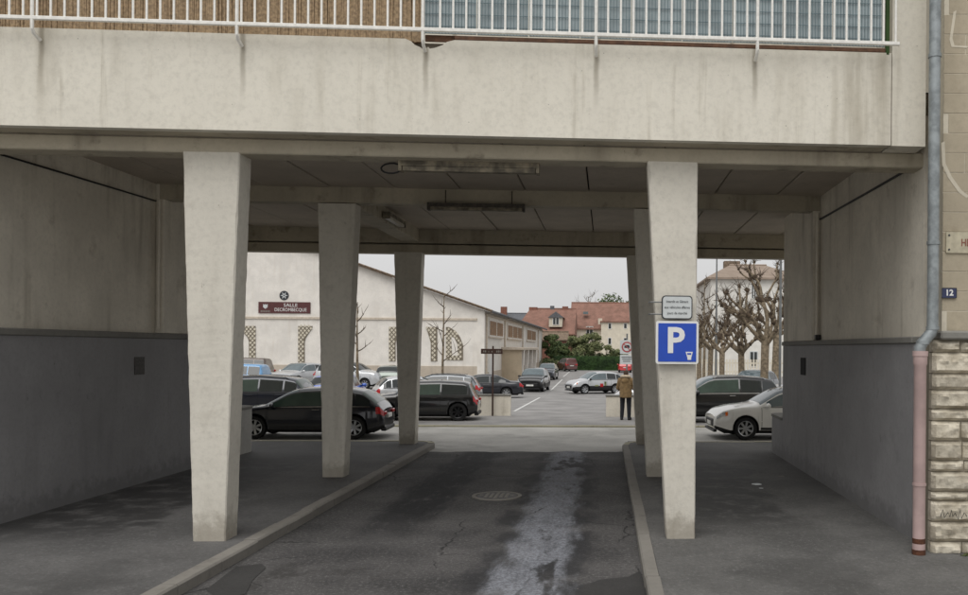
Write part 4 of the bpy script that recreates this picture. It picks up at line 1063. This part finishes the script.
# local: +y away from the camera (the way the person faces)
skin = plain('skin', rgb(188, 146, 124), .6); hair = plain('brown_hair', rgb(70, 52, 40), .8, var=.3, scale=60, bump=.4)
coat = plain('brown_coat', rgb(138, 114, 80), .9, var=.22, scale=11, bump=.5); fur = plain('pale_hood_lining', rgb(206, 190, 166), .95, var=.2, scale=40, bump=.8)
trs = plain('dark_trousers', rgb(36, 38, 44), .9); shoe = plain('dark_shoes', rgb(28, 26, 26), .6)
b = MB()
for s_ in (-1, 1):
    capsule(b, (s_ * .11, 0, .92), (s_ * .12, .02, .50), .085, .058); capsule(b, (s_ * .12, .02, .50), (s_ * .13, -.02, .09), .058, .042)
    capsule(b, (s_ * .13, -.04, .045), (s_ * .15, .16, .035), .042, .034)
    sh = (s_ * .19, 0, 1.42); el = (s_ * .27, .10, 1.14); wr_ = (s_ * .13, .34, 1.24)
    capsule(b, (s_ * .05, 0, 1.42), sh, .075, .07); capsule(b, sh, el, .058, .046); capsule(b, el, wr_, .044, .030)
    pc = Vector(wr_) + Vector((-s_ * .05, .05, .03)); capsule(b, wr_, pc, .03, .036)
    for k in range(4):
        f0 = pc + Vector((0, .012 * k - .015, .024 - .016 * k)); f1 = f0 + Vector((-s_ * .03, .035, .02)); f2 = f1 + Vector((-s_ * .028, -.004, .012 - .004 * (k == 3)))
        capsule(b, f0, f1, .012, .010, 6); capsule(b, f1, f2, .010, .008, 6)
    t0_ = pc + Vector((s_ * .0, -.03, .02)); capsule(b, t0_, t0_ + Vector((-s_ * .02, -.005, .045)), .013, .010, 6)
capsule(b, (0, 0, .96), (0, .0, 1.2), .15, .14); capsule(b, (0, 0, 1.2), (0, 0, 1.36), .14, .15)
capsule(b, (0, .0, 1.42), (0, .03, 1.54), .06, .055)
b.blob((0, .035, 1.625), (.078, .098, .118), 0, 0, 14, 12)
b.blob((0, .135, 1.615), (.014, .022, .022), 0, 0, 6, 5); b.blob((0, .12, 1.56), (.035, .02, .02), 0, 0, 8, 5)
for s_ in (-1, 1): b.blob((s_ * .08, .03, 1.62), (.014, .024, .034), 0, 0, 6, 6)
fleshed('body', b, skin, .013, 2)
b = MB(); b.blob((0, .012, 1.66), (.089, .105, .105), 3, .06, 16, 12); b.blob((0, -.03, 1.60), (.08, .07, .09), 5, .06, 14, 10); fleshed('hair', b, hair, .012, 2)
b = MB()
for s_ in (-1, 1):
    capsule(b, (s_ * .11, 0, .90), (s_ * .12, .02, .50), .105, .082); capsule(b, (s_ * .12, .02, .50), (s_ * .13, -.02, .10), .082, .066)
fleshed('trousers', b, trs, .015, 4)
b = MB()
for s_ in (-1, 1): capsule(b, (s_ * .13, -.05, .05), (s_ * .155, .15, .045), .055, .048)
fleshed('shoes', b, shoe, .012, 3)
b = MB()
b.blob((0, 0, .95), (.235, .175, .17), 1, .1, 16, 10); b.blob((0, 0, 1.12), (.225, .17, .20), 2, .08, 16, 10); b.blob((0, 0, 1.30), (.235, .165, .19), 3, .08, 16, 10)
b.tube([(0, 0, .80), (0, 0, 1.1), (0, 0, 1.3)], [.215, .2, .2], 16)
for s_ in (-1, 1):
    capsule(b, (s_ * .05, 0, 1.40), (s_ * .20, 0, 1.40), .10, .10); capsule(b, (s_ * .20, 0, 1.40), (s_ * .285, .10, 1.13), .098, .085); capsule(b, (s_ * .285, .10, 1.13), (s_ * .15, .32, 1.235), .082, .06)
b.blob((0, -.03, 1.47), (.15, .13, .09), 4, .1, 12, 8); b.blob((0, -.15, 1.40), (.13, .08, .12), 5, .12, 12, 8)
fleshed('coat', b, coat, .016, 3)
b = MB(); b.tube([(.14 * math.cos(a), -.03 + .15 * math.sin(a), 1.53 - .02 * math.sin(a)) for a in [R_(180 + 15 * i - 30) for i in range(17)]], .052, 8); fleshed('hood_lining', b, fur, .014, 2)
ph = thing('smartphone', 'small dark phone held up by the person in the brown coat', 'phone', (0, 0, 0))
ph.location = Vector((pz.x, 30.0, 0)) + Matrix.Rotation(R_(-12), 3, 'Z') @ Vector((0, .41, 1.30)); ph.rotation_euler = (R_(-15), 0, R_(-12))
bx('case', M['black'], -.038, .038, -.005, .004, -.075, .075, ph, False, .004); bx('display', M['glass'], -.034, .034, -.0065, -.0052, -.07, .07, ph)

# ------------------------------------------------------------------ trees
def knob_tree(label, x, y, h, trunk_r, seed, lean=0.0, fork=.42):
    rr = random.Random(seed); t = thing('pollarded_tree', label, 'tree', (x, y, gz(x, y)), 0, 'pollarded plane trees')
    b = MB(); kb = MB()
    hf = h * fork
    b.tube([(0, 0, -.1), (.02, 0, .3), (lean * .4, .02, hf * .5), (lean, 0, hf), (lean * 1.1, 0, hf + .25)], [trunk_r * 1.35, trunk_r * 1.05, trunk_r * .92, trunk_r * .95, trunk_r * .55], 10)
    def limb(p, d, ln, r, dep):
        pts = [p]; q = p.copy(); dd = d.copy(); N = 4
        for i in range(N):
            dd = (dd + Vector((rr.uniform(-.34, .34), rr.uniform(-.34, .34), .08 + rr.uniform(-.1, .16)))).normalized(); q = q + dd * ln / N; pts.append(q.copy())
        b.tube(pts, [r * (1 - .38 * i / N) for i in range(N + 1)], 7)
        for i in range(1, N + 1):
            if rr.random() < .45: kb.blob(pts[i] + Vector((rr.uniform(-1, 1), rr.uniform(-1, 1), .2)) * r * .7, r * rr.uniform(.8, 1.25), rr.random() * 9, .5, 7, 5)
        if dep > 0:
            k = rr.choice((2, 3))
            for i in range(k):
                a = rr.uniform(0, 6.283); nd = (dd + Vector((math.cos(a), math.sin(a), .25)) * .75).normalized()
                limb(pts[-1 - (i % 2)], nd, ln * rr.uniform(.5, .8), r * .62, dep - 1)
        kb.blob(pts[-1], r * rr.uniform(1.2, 1.7), rr.random() * 9, .8, 8, 6)
        for i in range(rr.randint(6, 10)):
            a = rr.uniform(0, 6.283); ll = rr.uniform(.2, .55); e = pts[-1] + Vector((math.cos(a) * ll, math.sin(a) * ll, rr.uniform(.0, .6)))
            kb.tube([pts[-1], pts[-1].lerp(e, .5) + Vector((0, 0, .04)), e], [.018, .013, .006], 4)
    m_ = rr.randint(5, 6)
    for i in range(m_):
        a = 6.283 * i / m_ + rr.uniform(-.3, .3)
        limb(Vector((lean, 0, hf + rr.uniform(-.15, .2))), Vector((math.cos(a) * .85, math.sin(a) * .85, rr.uniform(.35, .9))).normalized(), h * .27, trunk_r * .52, 1)
    limb(Vector((lean, 0, hf + .1)), Vector((.1, 0, 1)), h * .30, trunk_r * .58, 2)
    b.build('trunk', M['bark'], t, True, 60); kb.build('crown', M['bark_dark'], t, True, 60)
for (px_, Y, h, r_, seed, lean, lab) in ((764, 40, 6.9, .21, 3, .05, 'largest knobbly pollarded plane tree nearest the right passage wall'),
                                         (742, 47, 5.6, .19, 5, -.05, 'low spreading pollarded tree left of the largest one'),
                                         (722, 54, 6.0, .19, 8, .0, 'pollarded tree beside the street lamp, third from the passage wall'),
                                         (710, 61, 6.2, .2, 12, .05, 'pollarded tree just left of the street lamp'),
                                         (699, 68, 6.4, .2, 15, .0, 'farthest pollarded tree, next to the parking sign column'),
                                         (775, 56, 8.2, .26, 21, .1, 'pale trunked pollarded tree behind the largest one')):
    knob_tree(lab, at(px_, 370, Y).x, Y, h, r_, seed, lean)
def bare_tree(name, label, x, y, h, r0, seed, spread=.5, lv=3, base_frac=.35, n1=9, zoff=0):
    rr = random.Random(seed); t = thing(name, label, 'tree', (x, y, gz(x, y) + zoff)); b = MB(); kb = MB()
    N = 8; pts = []; q = Vector((0, 0, -.1))
    for i in range(N + 1):
        pts.append(q.copy()); q = q + Vector((rr.uniform(-.03, .03) * h * .15, rr.uniform(-.03, .03) * h * .15, h / N))
    b.tube(pts, [r0 * (1 - .8 * i / N) for i in range(N + 1)], 8)
    def br(p, d, ln, r, k):
        m_ = [p]; q = p.copy(); dd = d
        for i in range(3):
            dd = (dd + Vector((rr.uniform(-.25, .25), rr.uniform(-.25, .25), .12))).normalized(); q = q + dd * ln / 3; m_.append(q.copy())
        kb.tube(m_, [r, r * .75, r * .5, r * .25], 5)
        if k > 0:
            for i in range(3):
                a = rr.uniform(0, 6.28); br(m_[rr.randint(1, 3)], (dd + Vector((math.cos(a), math.sin(a), .3)) * .7).normalized(), ln * .55, r * .5, k - 1)
    for i in range(n1):
        f = base_frac + (1 - base_frac) * (i + rr.random() * .6) / n1; f = min(f, .98)
        k = f * N; p = pts[int(k)].lerp(pts[min(int(k) + 1, N)], k - int(k)); a = i * 2.4 + rr.uniform(-.3, .3)
        br(p, Vector((math.cos(a), math.sin(a), rr.uniform(.2, .8))).normalized(), h * spread * (1.05 - f * .6) * rr.uniform(.5, .9), r0 * .36, lv - 2)
    b.build('trunk', M['bark'], t, True, 60); kb.build('crown', M['bark_dark'], t, True, 60)
p = at(358, 393, 44.0); bare_tree('young_bare_tree', 'thin bare young tree between the two nearer left columns', p.x, 44.0, 5.0, .10, 31, .30, 3, .45, 8)
p = at(442, 380, 46.0); bare_tree('young_bare_tree', 'thin bare young tree in front of the lattice arches, above the silver estate', p.x, 46.0, 5.9, .09, 33, .34, 3, .35, 9)
p = at(704, 380, 72.0); bare_tree('bare_tree', 'bare tree with fine twigs left of the white building', p.x, 72.0, 8.6, .14, 36, .42, 4, .4, 12)

def leaf_cloud(b, clumps, count, size, rr):
    for (c, r) in clumps:
        c = Vector(c)
        for _ in range(count):
            d = Vector((rr.gauss(0, 1), rr.gauss(0, 1), rr.gauss(0, 1))).normalized() * (rr.random() ** .45)
            p = c + Vector((d.x * r[0], d.y * r[1], d.z * r[2]))
            nrm = (d + Vector((rr.uniform(-1, 1), rr.uniform(-1, 1), rr.uniform(-.4, 1)))).normalized()
            a = nrm.orthogonal().normalized(); a = Matrix.Rotation(rr.uniform(0, 6.28), 3, nrm) @ a; e = nrm.cross(a)
            s_ = size * rr.uniform(.6, 1.3)
            b.add([p - a * s_, p + e * s_ * .55, p + a * s_, p - e * s_ * .55], [(0, 1, 2, 3)])
def shrub(name, label, x, y, wx, h, seed, m, cat='shrub', n=26, cnt=420, size=.13, trunk=True):
    rr = random.Random(seed); z = gz(x, y); t = thing(name, label, cat, (x, y, z)); b = MB(); cl = []
    for i in range(n):
        f = rr.random(); zz = h * (.06 + .84 * f); wr_ = wx * (1 - .62 * max(0, f - .35)) * rr.uniform(.2, .8)
        a = rr.uniform(0, 6.28); rad = rr.uniform(.22, .4) * wx
        cl.append(((wr_ * math.cos(a), wr_ * math.sin(a), zz), (rad, rad, rad * rr.uniform(.6, .95))))
    leaf_cloud(b, cl, cnt, size, rr); b.build('crown', m, t)
    b = MB(); b.tube([(0, 0, -.2), (.03, 0, h * .3), (0, 0, h * .8)], [.16, .11, .03], 7)
    for i in range(5):
        c = cl[i][0]; b.tube([(0, 0, h * .25), (c[0] * .6, c[1] * .6, c[2] * .8), c], [.07, .04, .015], 5)
    b.build('trunk', M['bark_dark'], t, True, 60)
for (px_, Y, wx, h, sd_, m, lab) in ((551, 124, 1.9, 5.3, 1, 'leaf_a', 'dark green shrub nearest the hall, left of the hedge'), (562, 127, 1.8, 4.4, 6, 'leaf_a', 'dark green shrub above the people carrier'),
                                     (579, 128, 2.3, 5.1, 2, 'leaf_b', 'olive green shrub below the tall house window'), (592, 129, 2.4, 5.6, 3, 'leaf_b', 'tallest olive green shrub over the hedge'),
                                     (606, 130, 1.9, 3.9, 4, 'leaf_b', 'lower olive shrub right of the tallest shrub'), (619, 131, 1.6, 3.0, 5, 'leaf_b', 'small shrub behind the round prohibition sign')):
    shrub('garden_shrub', lab, at(px_, 360, Y).x, Y, wx, h, sd_, M[m])
hg = thing('hedge', 'clipped dark green hedge at the far end of the car park', 'hedge', (0, 121.0, gz(0, 121)))
rr = random.Random(5); b = MB(); xa, xb2 = at(555, 360, 121).x, at(650, 360, 121).x
b.box(xa, xb2, -.45, .45, 0, 2.0); b.build('stems', M['leaf_hedge'], hg)
b = MB(); q = xa
while q < xb2:
    leaf_cloud(b, [((q, -.3, .55), (.5, .35, .6)), ((q, -.2, 1.4), (.5, .5, .75 + .2 * rr.random()))], 170, .09, rr); q += .35
tag(b.build('foliage', M['leaf_hedge'], hg), kind='stuff')
hg2 = thing('hedge', 'short lighter green hedge at the end of the hall wall', 'hedge', (0, 119.0, gz(0, 119)))
b = MB(); q = at(543, 360, 119).x
while q < at(556, 360, 119).x:
    leaf_cloud(b, [((q, 0, .5), (.5, .4, .6)), ((q, 0, 1.2), (.5, .4, .5))], 150, .09, rr); q += .35
b.build('foliage', M['leaf_b'], hg2)
b = MB(); b.box(at(543, 360, 119).x, at(556, 360, 119).x, -.2, .2, 0, 1.3); b.build('stems', M['leaf_hedge'], hg2)
shrub('background_tree', 'dark green round tree crown behind the cream house roof', at(612, 300, 190).x, 190, 7.5, 15.2, 9, M['leaf_a'], 'tree', 22, 330, .3)
bare_tree('bare_tree', 'faint bare tree behind the cream house ridge', at(588, 300, 185).x, 185, 14.6, .2, 41, .4, 4, .4, 14)

# ------------------------------------------------------------------ hall
hall = thing('hall', 'long cream hall with lattice arches, maroon sign and upper windows beside the car park', 'hall')
GY = 65.0; HXR = at(484, 340, GY).x; zE = 5.4; AX = -31.0; zA = zE + (HXR - AX) * .343; HXL = 2 * AX - HXR; HB = 124.0
gy = lambda x: GY
b = MB(); b.prism([(HXL, -1.2), (HXR, -1.2), (HXR, zE), (AX, zA), (HXL, zE)], lambda a, c, s: (a, GY if s == 0 else GY + .35, c)); b.build('gable_wall', M['hall_wall'], hall)
bx('plinth_band', M['hall_band'], HXL, HXR - .01, GY - .05, GY - .002, -1.2, 1.1, hall)
bx('moulding', M['hall_trim'], HXL, HXR - .55, GY - .09, GY - .002, 4.60, 4.76, hall)
bx('corner_pilaster', M['hall_wall'], HXR - .5, HXR + .04, GY - .07, GY + .3, -1.2, 5.3, hall)
bx('side_wall', M['hall_wall'], HXR - .35, HXR, GY + .36, HB, -1.2, zE, hall)
bx('side_plinth', M['hall_band'], HXR - .3, HXR + .04, GY + .36, HB, -1.2, .6, hall)
bx('rear_wall', M['hall_wall'], HXL, HXR, HB + .002, HB + .3, -1.2, zE, hall)
for s_ in (1, -1):
    ex = HXR if s_ > 0 else HXL; ox = ex + s_ * .65
    b = MB(); sl = .343; pl = [(AX, zA + .02), (ox, zE - .65 * sl + .02), (ox, zE - .65 * sl + .13), (AX, zA + .13)]
    if s_ < 0: pl = pl[::-1]
    b.prism(pl, lambda a, c, s: (a, GY - .45 if s == 0 else HB + .5, c)); b.build('roof_slope', M['brown_tile'], hall)
    if s_ > 0:
        q = 0.0; me = None
        while q < (ox - AX):
            if me is None:
                bb = MB(); bb.box(-.20, .20, -.55, .1, .0, .12, 0, False, .04); me = bb.mesh('verge_tile', M['brown_tile'])
            xx = ox - q; o = link('verge_tile', me, hall, (xx - .2, GY + .02, zA - (xx - .2 - AX) * sl + .11)); o.rotation_euler.y = math.atan(sl); q += .42
b = MB(); b.tube([(HXR + .68, GY - .4, zE - .12), (HXR + .68, HB, zE - .12)], .1, 8); b.build('gutter', M['slate'], hall, True)
for px_ in (485.5, 504, 522, 537.5):
    Y = max(GY + .5, -HXR * F / (CX - px_)); b = MB(); b.tube([(HXR + .09, Y, -.9), (HXR + .09, Y, zE - .3), (HXR + .6, Y, zE - .15)], .07, 8); b.build('downpipe', M['hall_trim'], hall, True)
for (pa, pb, cnt) in ((488, 502, 2), (506.5, 521, 3), (526, 535, 2)):
    Ya, Yb = -HXR * F / (CX - pa), -HXR * F / (CX - pb)
    for i in range(cnt):
        y0 = Ya + (Yb - Ya) * i / cnt + .3; y1 = Ya + (Yb - Ya) * (i + 1) / cnt - .3
        wdo = bx('window', M['hall_wall'], HXR - .02, HXR + .10, y0 - .14, y1 + .14, 3.42, 4.82, hall)
        bx('pane', M['louvre'], HXR + .05, HXR + .115, y0, y1, 3.55, 4.68, wdo)
        b = MB()
        for k in range(1, 6): b.box(HXR + .11, HXR + .14, y0, y1, 3.55 + .19 * k, 3.60 + .19 * k)
        b.build('slat', M['louvre'], wdo)
    bx('sill', M['hall_trim'], HXR - .0, HXR + .2, Ya, Yb, 3.32, 3.415, hall)
bx('cornice', M['hall_trim'], HXR, HXR + .16, GY + .4, HB, 5.0, 5.14, hall)
bx('door', M['sign_white'], HXR - .02, HXR + .05, 67.6, 69.4, -.5, 1.7, hall)
# porch
PX1, PY0, PY1 = -7.55, 76.0, 92.0
pc_ = M['hall_porch']
bx('porch_end_wall', pc_, HXR + .01, PX1, PY0, PY0 + .4, -.8, 2.35, hall)
bx('porch_roof', M['hall_trim'], HXR + .01, PX1 + .25, PY0 - .25, PY1 + .2, 2.352, 2.6, hall, False, .03)
for i in range(4):
    y0 = PY0 + 1.2 + (PY1 - PY0 - 2) * i / 3
    b = MB(); b.prism([(-.8, -.15), (2.35, .95), (2.35, 1.35), (-.8, .45)], lambda a, c, s: (PX1 - .35 if s == 0 else PX1, y0 + c, a)); b.build('porch_fin', M['hall_wall'], hall)
bx('porch_back', M['hall_porch'], HXR + .04, HXR + .08, PY0 + .4, PY1, -.6, 2.3, hall)
# hall lattice arches
def lattice(pix, hole=None):
    Yp = GY - .03
    P2 = [(at(a, c, Yp).x, at(a, c, Yp).z) for a, c in pix]
    area = sum(P2[i][0] * P2[(i + 1) % len(P2)][1] - P2[(i + 1) % len(P2)][0] * P2[i][1] for i in range(len(P2)))
    if area < 0: P2 = P2[::-1]
    H2 = [(at(a, c, Yp).x, at(a, c, Yp).z) for a, c in hole] if hole else None
    def inside(pl, x, z):
        r = False
        for i in range(len(pl)):
            (x0, z0), (x1, z1) = pl[i], pl[i - 1]
            if (z0 > z) != (z1 > z) and x < (x1 - x0) * (z - z0) / (z1 - z0) + x0: r = not r
        return r
    b = MB(); b.prism(P2, lambda a, c, s: (a, Yp - .02 if s == 0 else GY - .003, c)); o = b.build('lattice_panel', M['lattice_dark'], hall)
    b = MB(); xs2 = [p[0] for p in P2]; zs2 = [p[1] for p in P2]; st = .30; i = 0
    z = min(zs2) + .1
    while z < max(zs2):
        x = min(xs2) + .08 + (st * .5 if i % 2 else 0)
        while x < max(xs2):
            r = .105
            if inside(P2, x, z) and inside(P2, x + .05, z) and inside(P2, x - .05, z) and not (H2 and inside(H2, x, z)):
                b.add([(x, Yp - .045, z - r * 1.15), (x + r, Yp - .045, z), (x, Yp - .045, z + r * 1.15), (x - r, Yp - .045, z)], [(0, 1, 2, 3)])
            x += st
        z += st * .58; i += 1
    tag(b.build('lattice_cells', M['lattice_light'], o), kind='stuff')
    if H2:
        if sum(H2[i][0] * H2[(i + 1) % len(H2)][1] - H2[(i + 1) % len(H2)][0] * H2[i][1] for i in range(len(H2))) < 0: H2 = H2[::-1]
        b = MB(); b.prism(H2, lambda a, c, s: (a, Yp - .05 if s == 0 else Yp - .021, c)); b.build('lattice_opening', M['hall_wall'], o)
def jamb(x0, x1, xt, y0=327, y1=361):
    # vertical strip x0..x1, flared at the top towards xt
    if xt > x1: lattice([(x0, y0), (xt, y0), (xt - 1, y0 + 3), (x1 + 1, y0 + 12), (x1, y0 + 16), (x1, y1), (x0, y1)])
    else: lattice([(x1, y0), (xt, y0), (xt + 1, y0 + 3), (x0 - 1, y0 + 12), (x0, y0 + 16), (x0, y1), (x1, y1)])
jamb(389, 395.5, 401); jamb(430.8, 437.2, 426); jamb(298.2, 304.6, 312.5, 326, 366); jamb(329, 336, 321, 326, 366); jamb(249, 255.5, 240, 326, 360); jamb(210, 217, 225, 326, 360)
lattice([(446, 327), (449, 327), (455.5, 331), (460, 337), (463, 345), (463, 360), (446, 360)], [(451.5, 337), (454, 337.5), (457.5, 344), (458, 355.5), (452.2, 355.5)])
# medallion and sign on the hall
cs = at(284, 295.5, GY - .05); md = thing('medallion', 'round black medallion with pale star high on the hall gable', 'medallion', (cs.x, GY - .02, cs.z))
disc('rim', M['ink'], .36, 0, md, 0)
b = MB()
for k in range(6):
    a = k * PI / 3; p = [(.3 * math.cos(a), .3 * math.sin(a)), (.11 * math.cos(a + .5), .11 * math.sin(a + .5)), (0.04 * math.cos(a), .04 * math.sin(a)), (.11 * math.cos(a - .5), .11 * math.sin(a - .5))]
    b.add([(x, -.02, z) for x, z in p], [(0, 1, 2, 3)[::-1]])
b.build('star', M['plate_grey'], md)
c0 = at(258.5, 301.8, GY - .06); c1 = at(310.3, 313.4, GY - .06)
hsn = thing('hall_sign', 'maroon hall name board with white lettering and crest on the gable', 'sign', ((c0.x + c1.x) / 2, GY - .04, (c0.z + c1.z) / 2))
wd, ht = c1.x - c0.x, c0.z - c1.z
plate('board', M['maroon'], wd, ht, .02, -.03, .03, hsn)
text_mesh('SALLE', .36, 'lettering', M['sign_white'], hsn, (wd * .12, -.034, ht * .21), bold=.0, sx=1.15)
text_mesh('DECROMBECQUE', .36, 'lettering', M['sign_white'], hsn, (wd * .12, -.034, -ht * .20), bold=.0, sx=.86)
b = MB(); b.prism([(-.17, .3), (-.17, .02), (0, -.12), (.17, .02), (.17, .3), (.06, .22), (0, .3), (-.06, .22)][::-1], lambda a, c, s: (a - wd * .365, -.036 if s else -.031, c * .9)); b.build('crest', M['plate_grey'], hsn)
b = MB()
for i in range(6): b.box(-wd * .365 - .36 + i * .125, -wd * .365 - .28 + i * .125, -.035, -.031, -.36, -.22)
b.build('crest_lettering', M['kerb'], hsn)

# ------------------------------------------------------------------ houses beyond the car park
def house(name, label, x0, x1, y0, y1, zb, ze, zr, wall, roof, ov=.35, hipl=0, hipr=0):
    t = thing(name, label, 'house'); b = MB(); b.box(x0, x1, y0, y1, zb, ze); b.build('wall', wall, t)
    ym = (y0 + y1) / 2
    b = MB(); A = [(x0 - ov, y0 - ov, ze - .1), (x1 + ov, y0 - ov, ze - .1), (x1 + ov, y1 + ov, ze - .1), (x0 - ov, y1 + ov, ze - .1), (x0 - ov + hipl, ym, zr), (x1 + ov - hipr, ym, zr)]
    B2 = [(p[0], p[1], p[2] - .18) for p in A[:4]]
    b.add(A + B2, [(0, 1, 5, 4), (2, 3, 4, 5), (1, 2, 5), (3, 0, 4), (0, 6, 7, 1), (1, 7, 8, 2), (2, 8, 9, 3), (3, 9, 6, 0), (6, 9, 8, 7)]); rf = b.build('roof', roof, t)
    b = MB(); b.tube([(x0 - ov + hipl, ym, zr + .02), (x1 + ov - hipr, ym, zr + .02)], .14, 6); b.build('ridge', roof, rf)
    return t, rf
def win(t, x0, x1, y, z0, z1, frame='sign_white', bars=True):
    o = bx('window', M[frame], x0 - .1, x1 + .1, y - .06, y + .05, z0 - .1, z1 + .1, t)
    bx('pane', M['glass'], x0, x1, y - .075, y - .05, z0, z1, o)
    if bars: bx('mullion', M[frame], (x0 + x1) / 2 - .05, (x0 + x1) / 2 + .05, y - .1, y - .07, z0, z1, o)
def chim(rf, x, y, z0, z1, w_=.5, m='brick_red'):
    c = bx('chimney', M[m], x - w_, x + w_, y - w_ * .6, y + w_ * .6, z0, z1, rf)
def X(px_, Y): return at(px_, 340, Y).x
def Z(py_, Y, px_=570): return at(px_, py_, Y).z
t, rf = house('red_roofed_house', 'old house with long red tiled roof and dormer behind the hall', X(516, 140), X(573, 140), 138, 152, -1, Z(333, 138), Z(309, 145), M['brick_red'], M['red_tile'], hipl=2.2)
dm = bx('dormer', M['house_wall'], X(549, 139), X(562, 139), 138.6, 143, Z(327, 139), Z(317, 139), rf)
b = MB(); xa, xb2 = X(547.5, 138), X(563.5, 138); xm = (xa + xb2) / 2; b.prism([(xa, Z(317.5, 138)), (xb2, Z(317.5, 138)), (xm, Z(311.5, 138))], lambda a, c, s: (a, 138.3 if s == 0 else 144, c)); b.build('dormer_roof', M['slate'], rf)
win(t, X(553, 138.6), X(558.5, 138.6), 138.55, Z(324.5, 138.6), Z(318, 138.6))
chim(rf, X(552, 145), 145, 7.5, Z(306, 145), .35, 'slate'); chim(rf, X(533, 145), 145, 8, Z(307.5, 145), .7)
chim(rf, X(565, 145), 145, 8, Z(306.5, 145), .5)
wl = house('brick_outbuilding', 'low brick outbuilding with brown tiled roof before the red roofed house', X(538, 132), X(567, 132), 131, 135, -1, Z(339, 131), Z(332, 133), M['brick_red'], M['brown_tile'], .2)
t, rf = house('cream_house', 'cream rendered house with steep red tiled roof at the far right', X(572, 150), X(660, 150), 148, 162, -1, Z(328, 148, 590), Z(303, 155, 600), M['house_wall'], M['red_tile'])
bx('wing_wall', M['house_wall'], X(601, 146.5), X(660, 146.5), 146.2, 147.99, -1, Z(322.5, 146.5, 620), t)
b = MB(); b.box(X(600, 146), X(660, 146), 145.9, 149.5, Z(322.4, 146, 620), Z(321, 146, 620)); b.build('wing_eave', M['red_tile'], rf)
for (a, c, y0_, y1_, Yw) in ((586.5, 592.5, 327, 340, 148), (608.5, 611, 320.5 + 3, 326.5 + 2, 146.2), (624, 626.5, 323.5, 328, 146.2), (608.5, 611, 338, 344, 146.2), (624, 626.5, 338, 344, 146.2)):
    win(t, X(a, Yw), X(c, Yw), Yw, Z(y1_, Yw, 600), Z(y0_, Yw, 600), bars=(c - a) > 4)
bx('skylight', M['screen_glass'], X(583, 150), X(588, 150), 149.9, 151.0, Z(314, 150), Z(311.5, 150), rf)
chim(rf, X(600, 148), 149, 6, Z(318, 148), .35, 'house_wall'); chim(rf, X(640, 155), 155, 9, Z(300, 155), .6)
chim(rf, X(574, 148), 149, 6, Z(320, 148), .3, 'house_wall')
t, rf = house('slate_roofed_house', 'small slate roofed house with brick chimney peeping over the hall roof', X(497, 150), X(524, 150), 149, 157, -1, Z(320, 149, 510), Z(313.5, 153, 510), M['house_wall'], M['slate'])
chim(rf, X(503, 150), 151, 6, Z(306.5, 150, 503), .55)
shrub('garden_tree', 'small dark treetop showing above the hall eave', X(485, 140), 140, 1.6, Z(309, 140, 485) + .6, 18, M['leaf_a'], 'tree', 10, 160, .16)
# white building on the right
WY = 95.0
t, rf = house('white_building', 'white rendered building with pale brown hipped roof behind the pollarded trees', X(710, WY), X(800, WY), WY, WY + 14, -1, at(745, 277, WY).z, at(745, 265.5, WY + 7).z, M['white_wall'], M['pale_tile'], .5, hipl=3.6, hipr=3.0)
chim(rf, X(731, WY + 8), WY + 8, 10.5, at(731, 261.5, WY + 8).z, .95, 'brown_tile')
win(t, X(751.5, WY), X(755, WY), WY, at(753, 298, WY).z, at(753, 285, WY).z); win(t, X(750.5, WY), X(757, WY), WY, at(753, 366, WY).z, at(753, 352, WY).z, 'plate_grey')
win(t, X(722, WY), X(726, WY), WY, at(724, 336, WY).z, at(724, 322, WY).z)
b = MB()
for px_ in range(726, 790, 4): b.box(X(px_, WY - 8) - .05, X(px_, WY - 8) + .05, WY - 8, WY - 7.9, -.3, 1.5)
fn = thing('picket_fence', 'pale picket fence in front of the white building', 'fence'); 
for i, px_ in enumerate(range(694, 792, 3)):
    bx('picket', M['house_wall'], X(px_, WY - 8) - .09, X(px_, WY - 8) + .09, WY - 8, WY - 7.95, -.3, 1.55, fn)
bx('rail', M['house_wall'], X(692, WY - 8), X(792, WY - 8), WY - 7.94, WY - 7.88, 1.1, 1.25, fn); bx('rail', M['house_wall'], X(692, WY - 8), X(792, WY - 8), WY - 7.94, WY - 7.88, .2, .35, fn)
# moss tufts along the stone house foot
rr = random.Random(2); b = MB()
for i in range(26):
    xx = rr.uniform(HX + .15, HX + 1.6); leaf_cloud(b, [((xx, HY - .17 - rr.random() * .04, PZ + .01), (.05, .03, .03))], 14, .02, rr)
tag(b.build('moss', M['moss']), 'green moss tufts at the foot of the stone house', 'moss', kind='stuff')
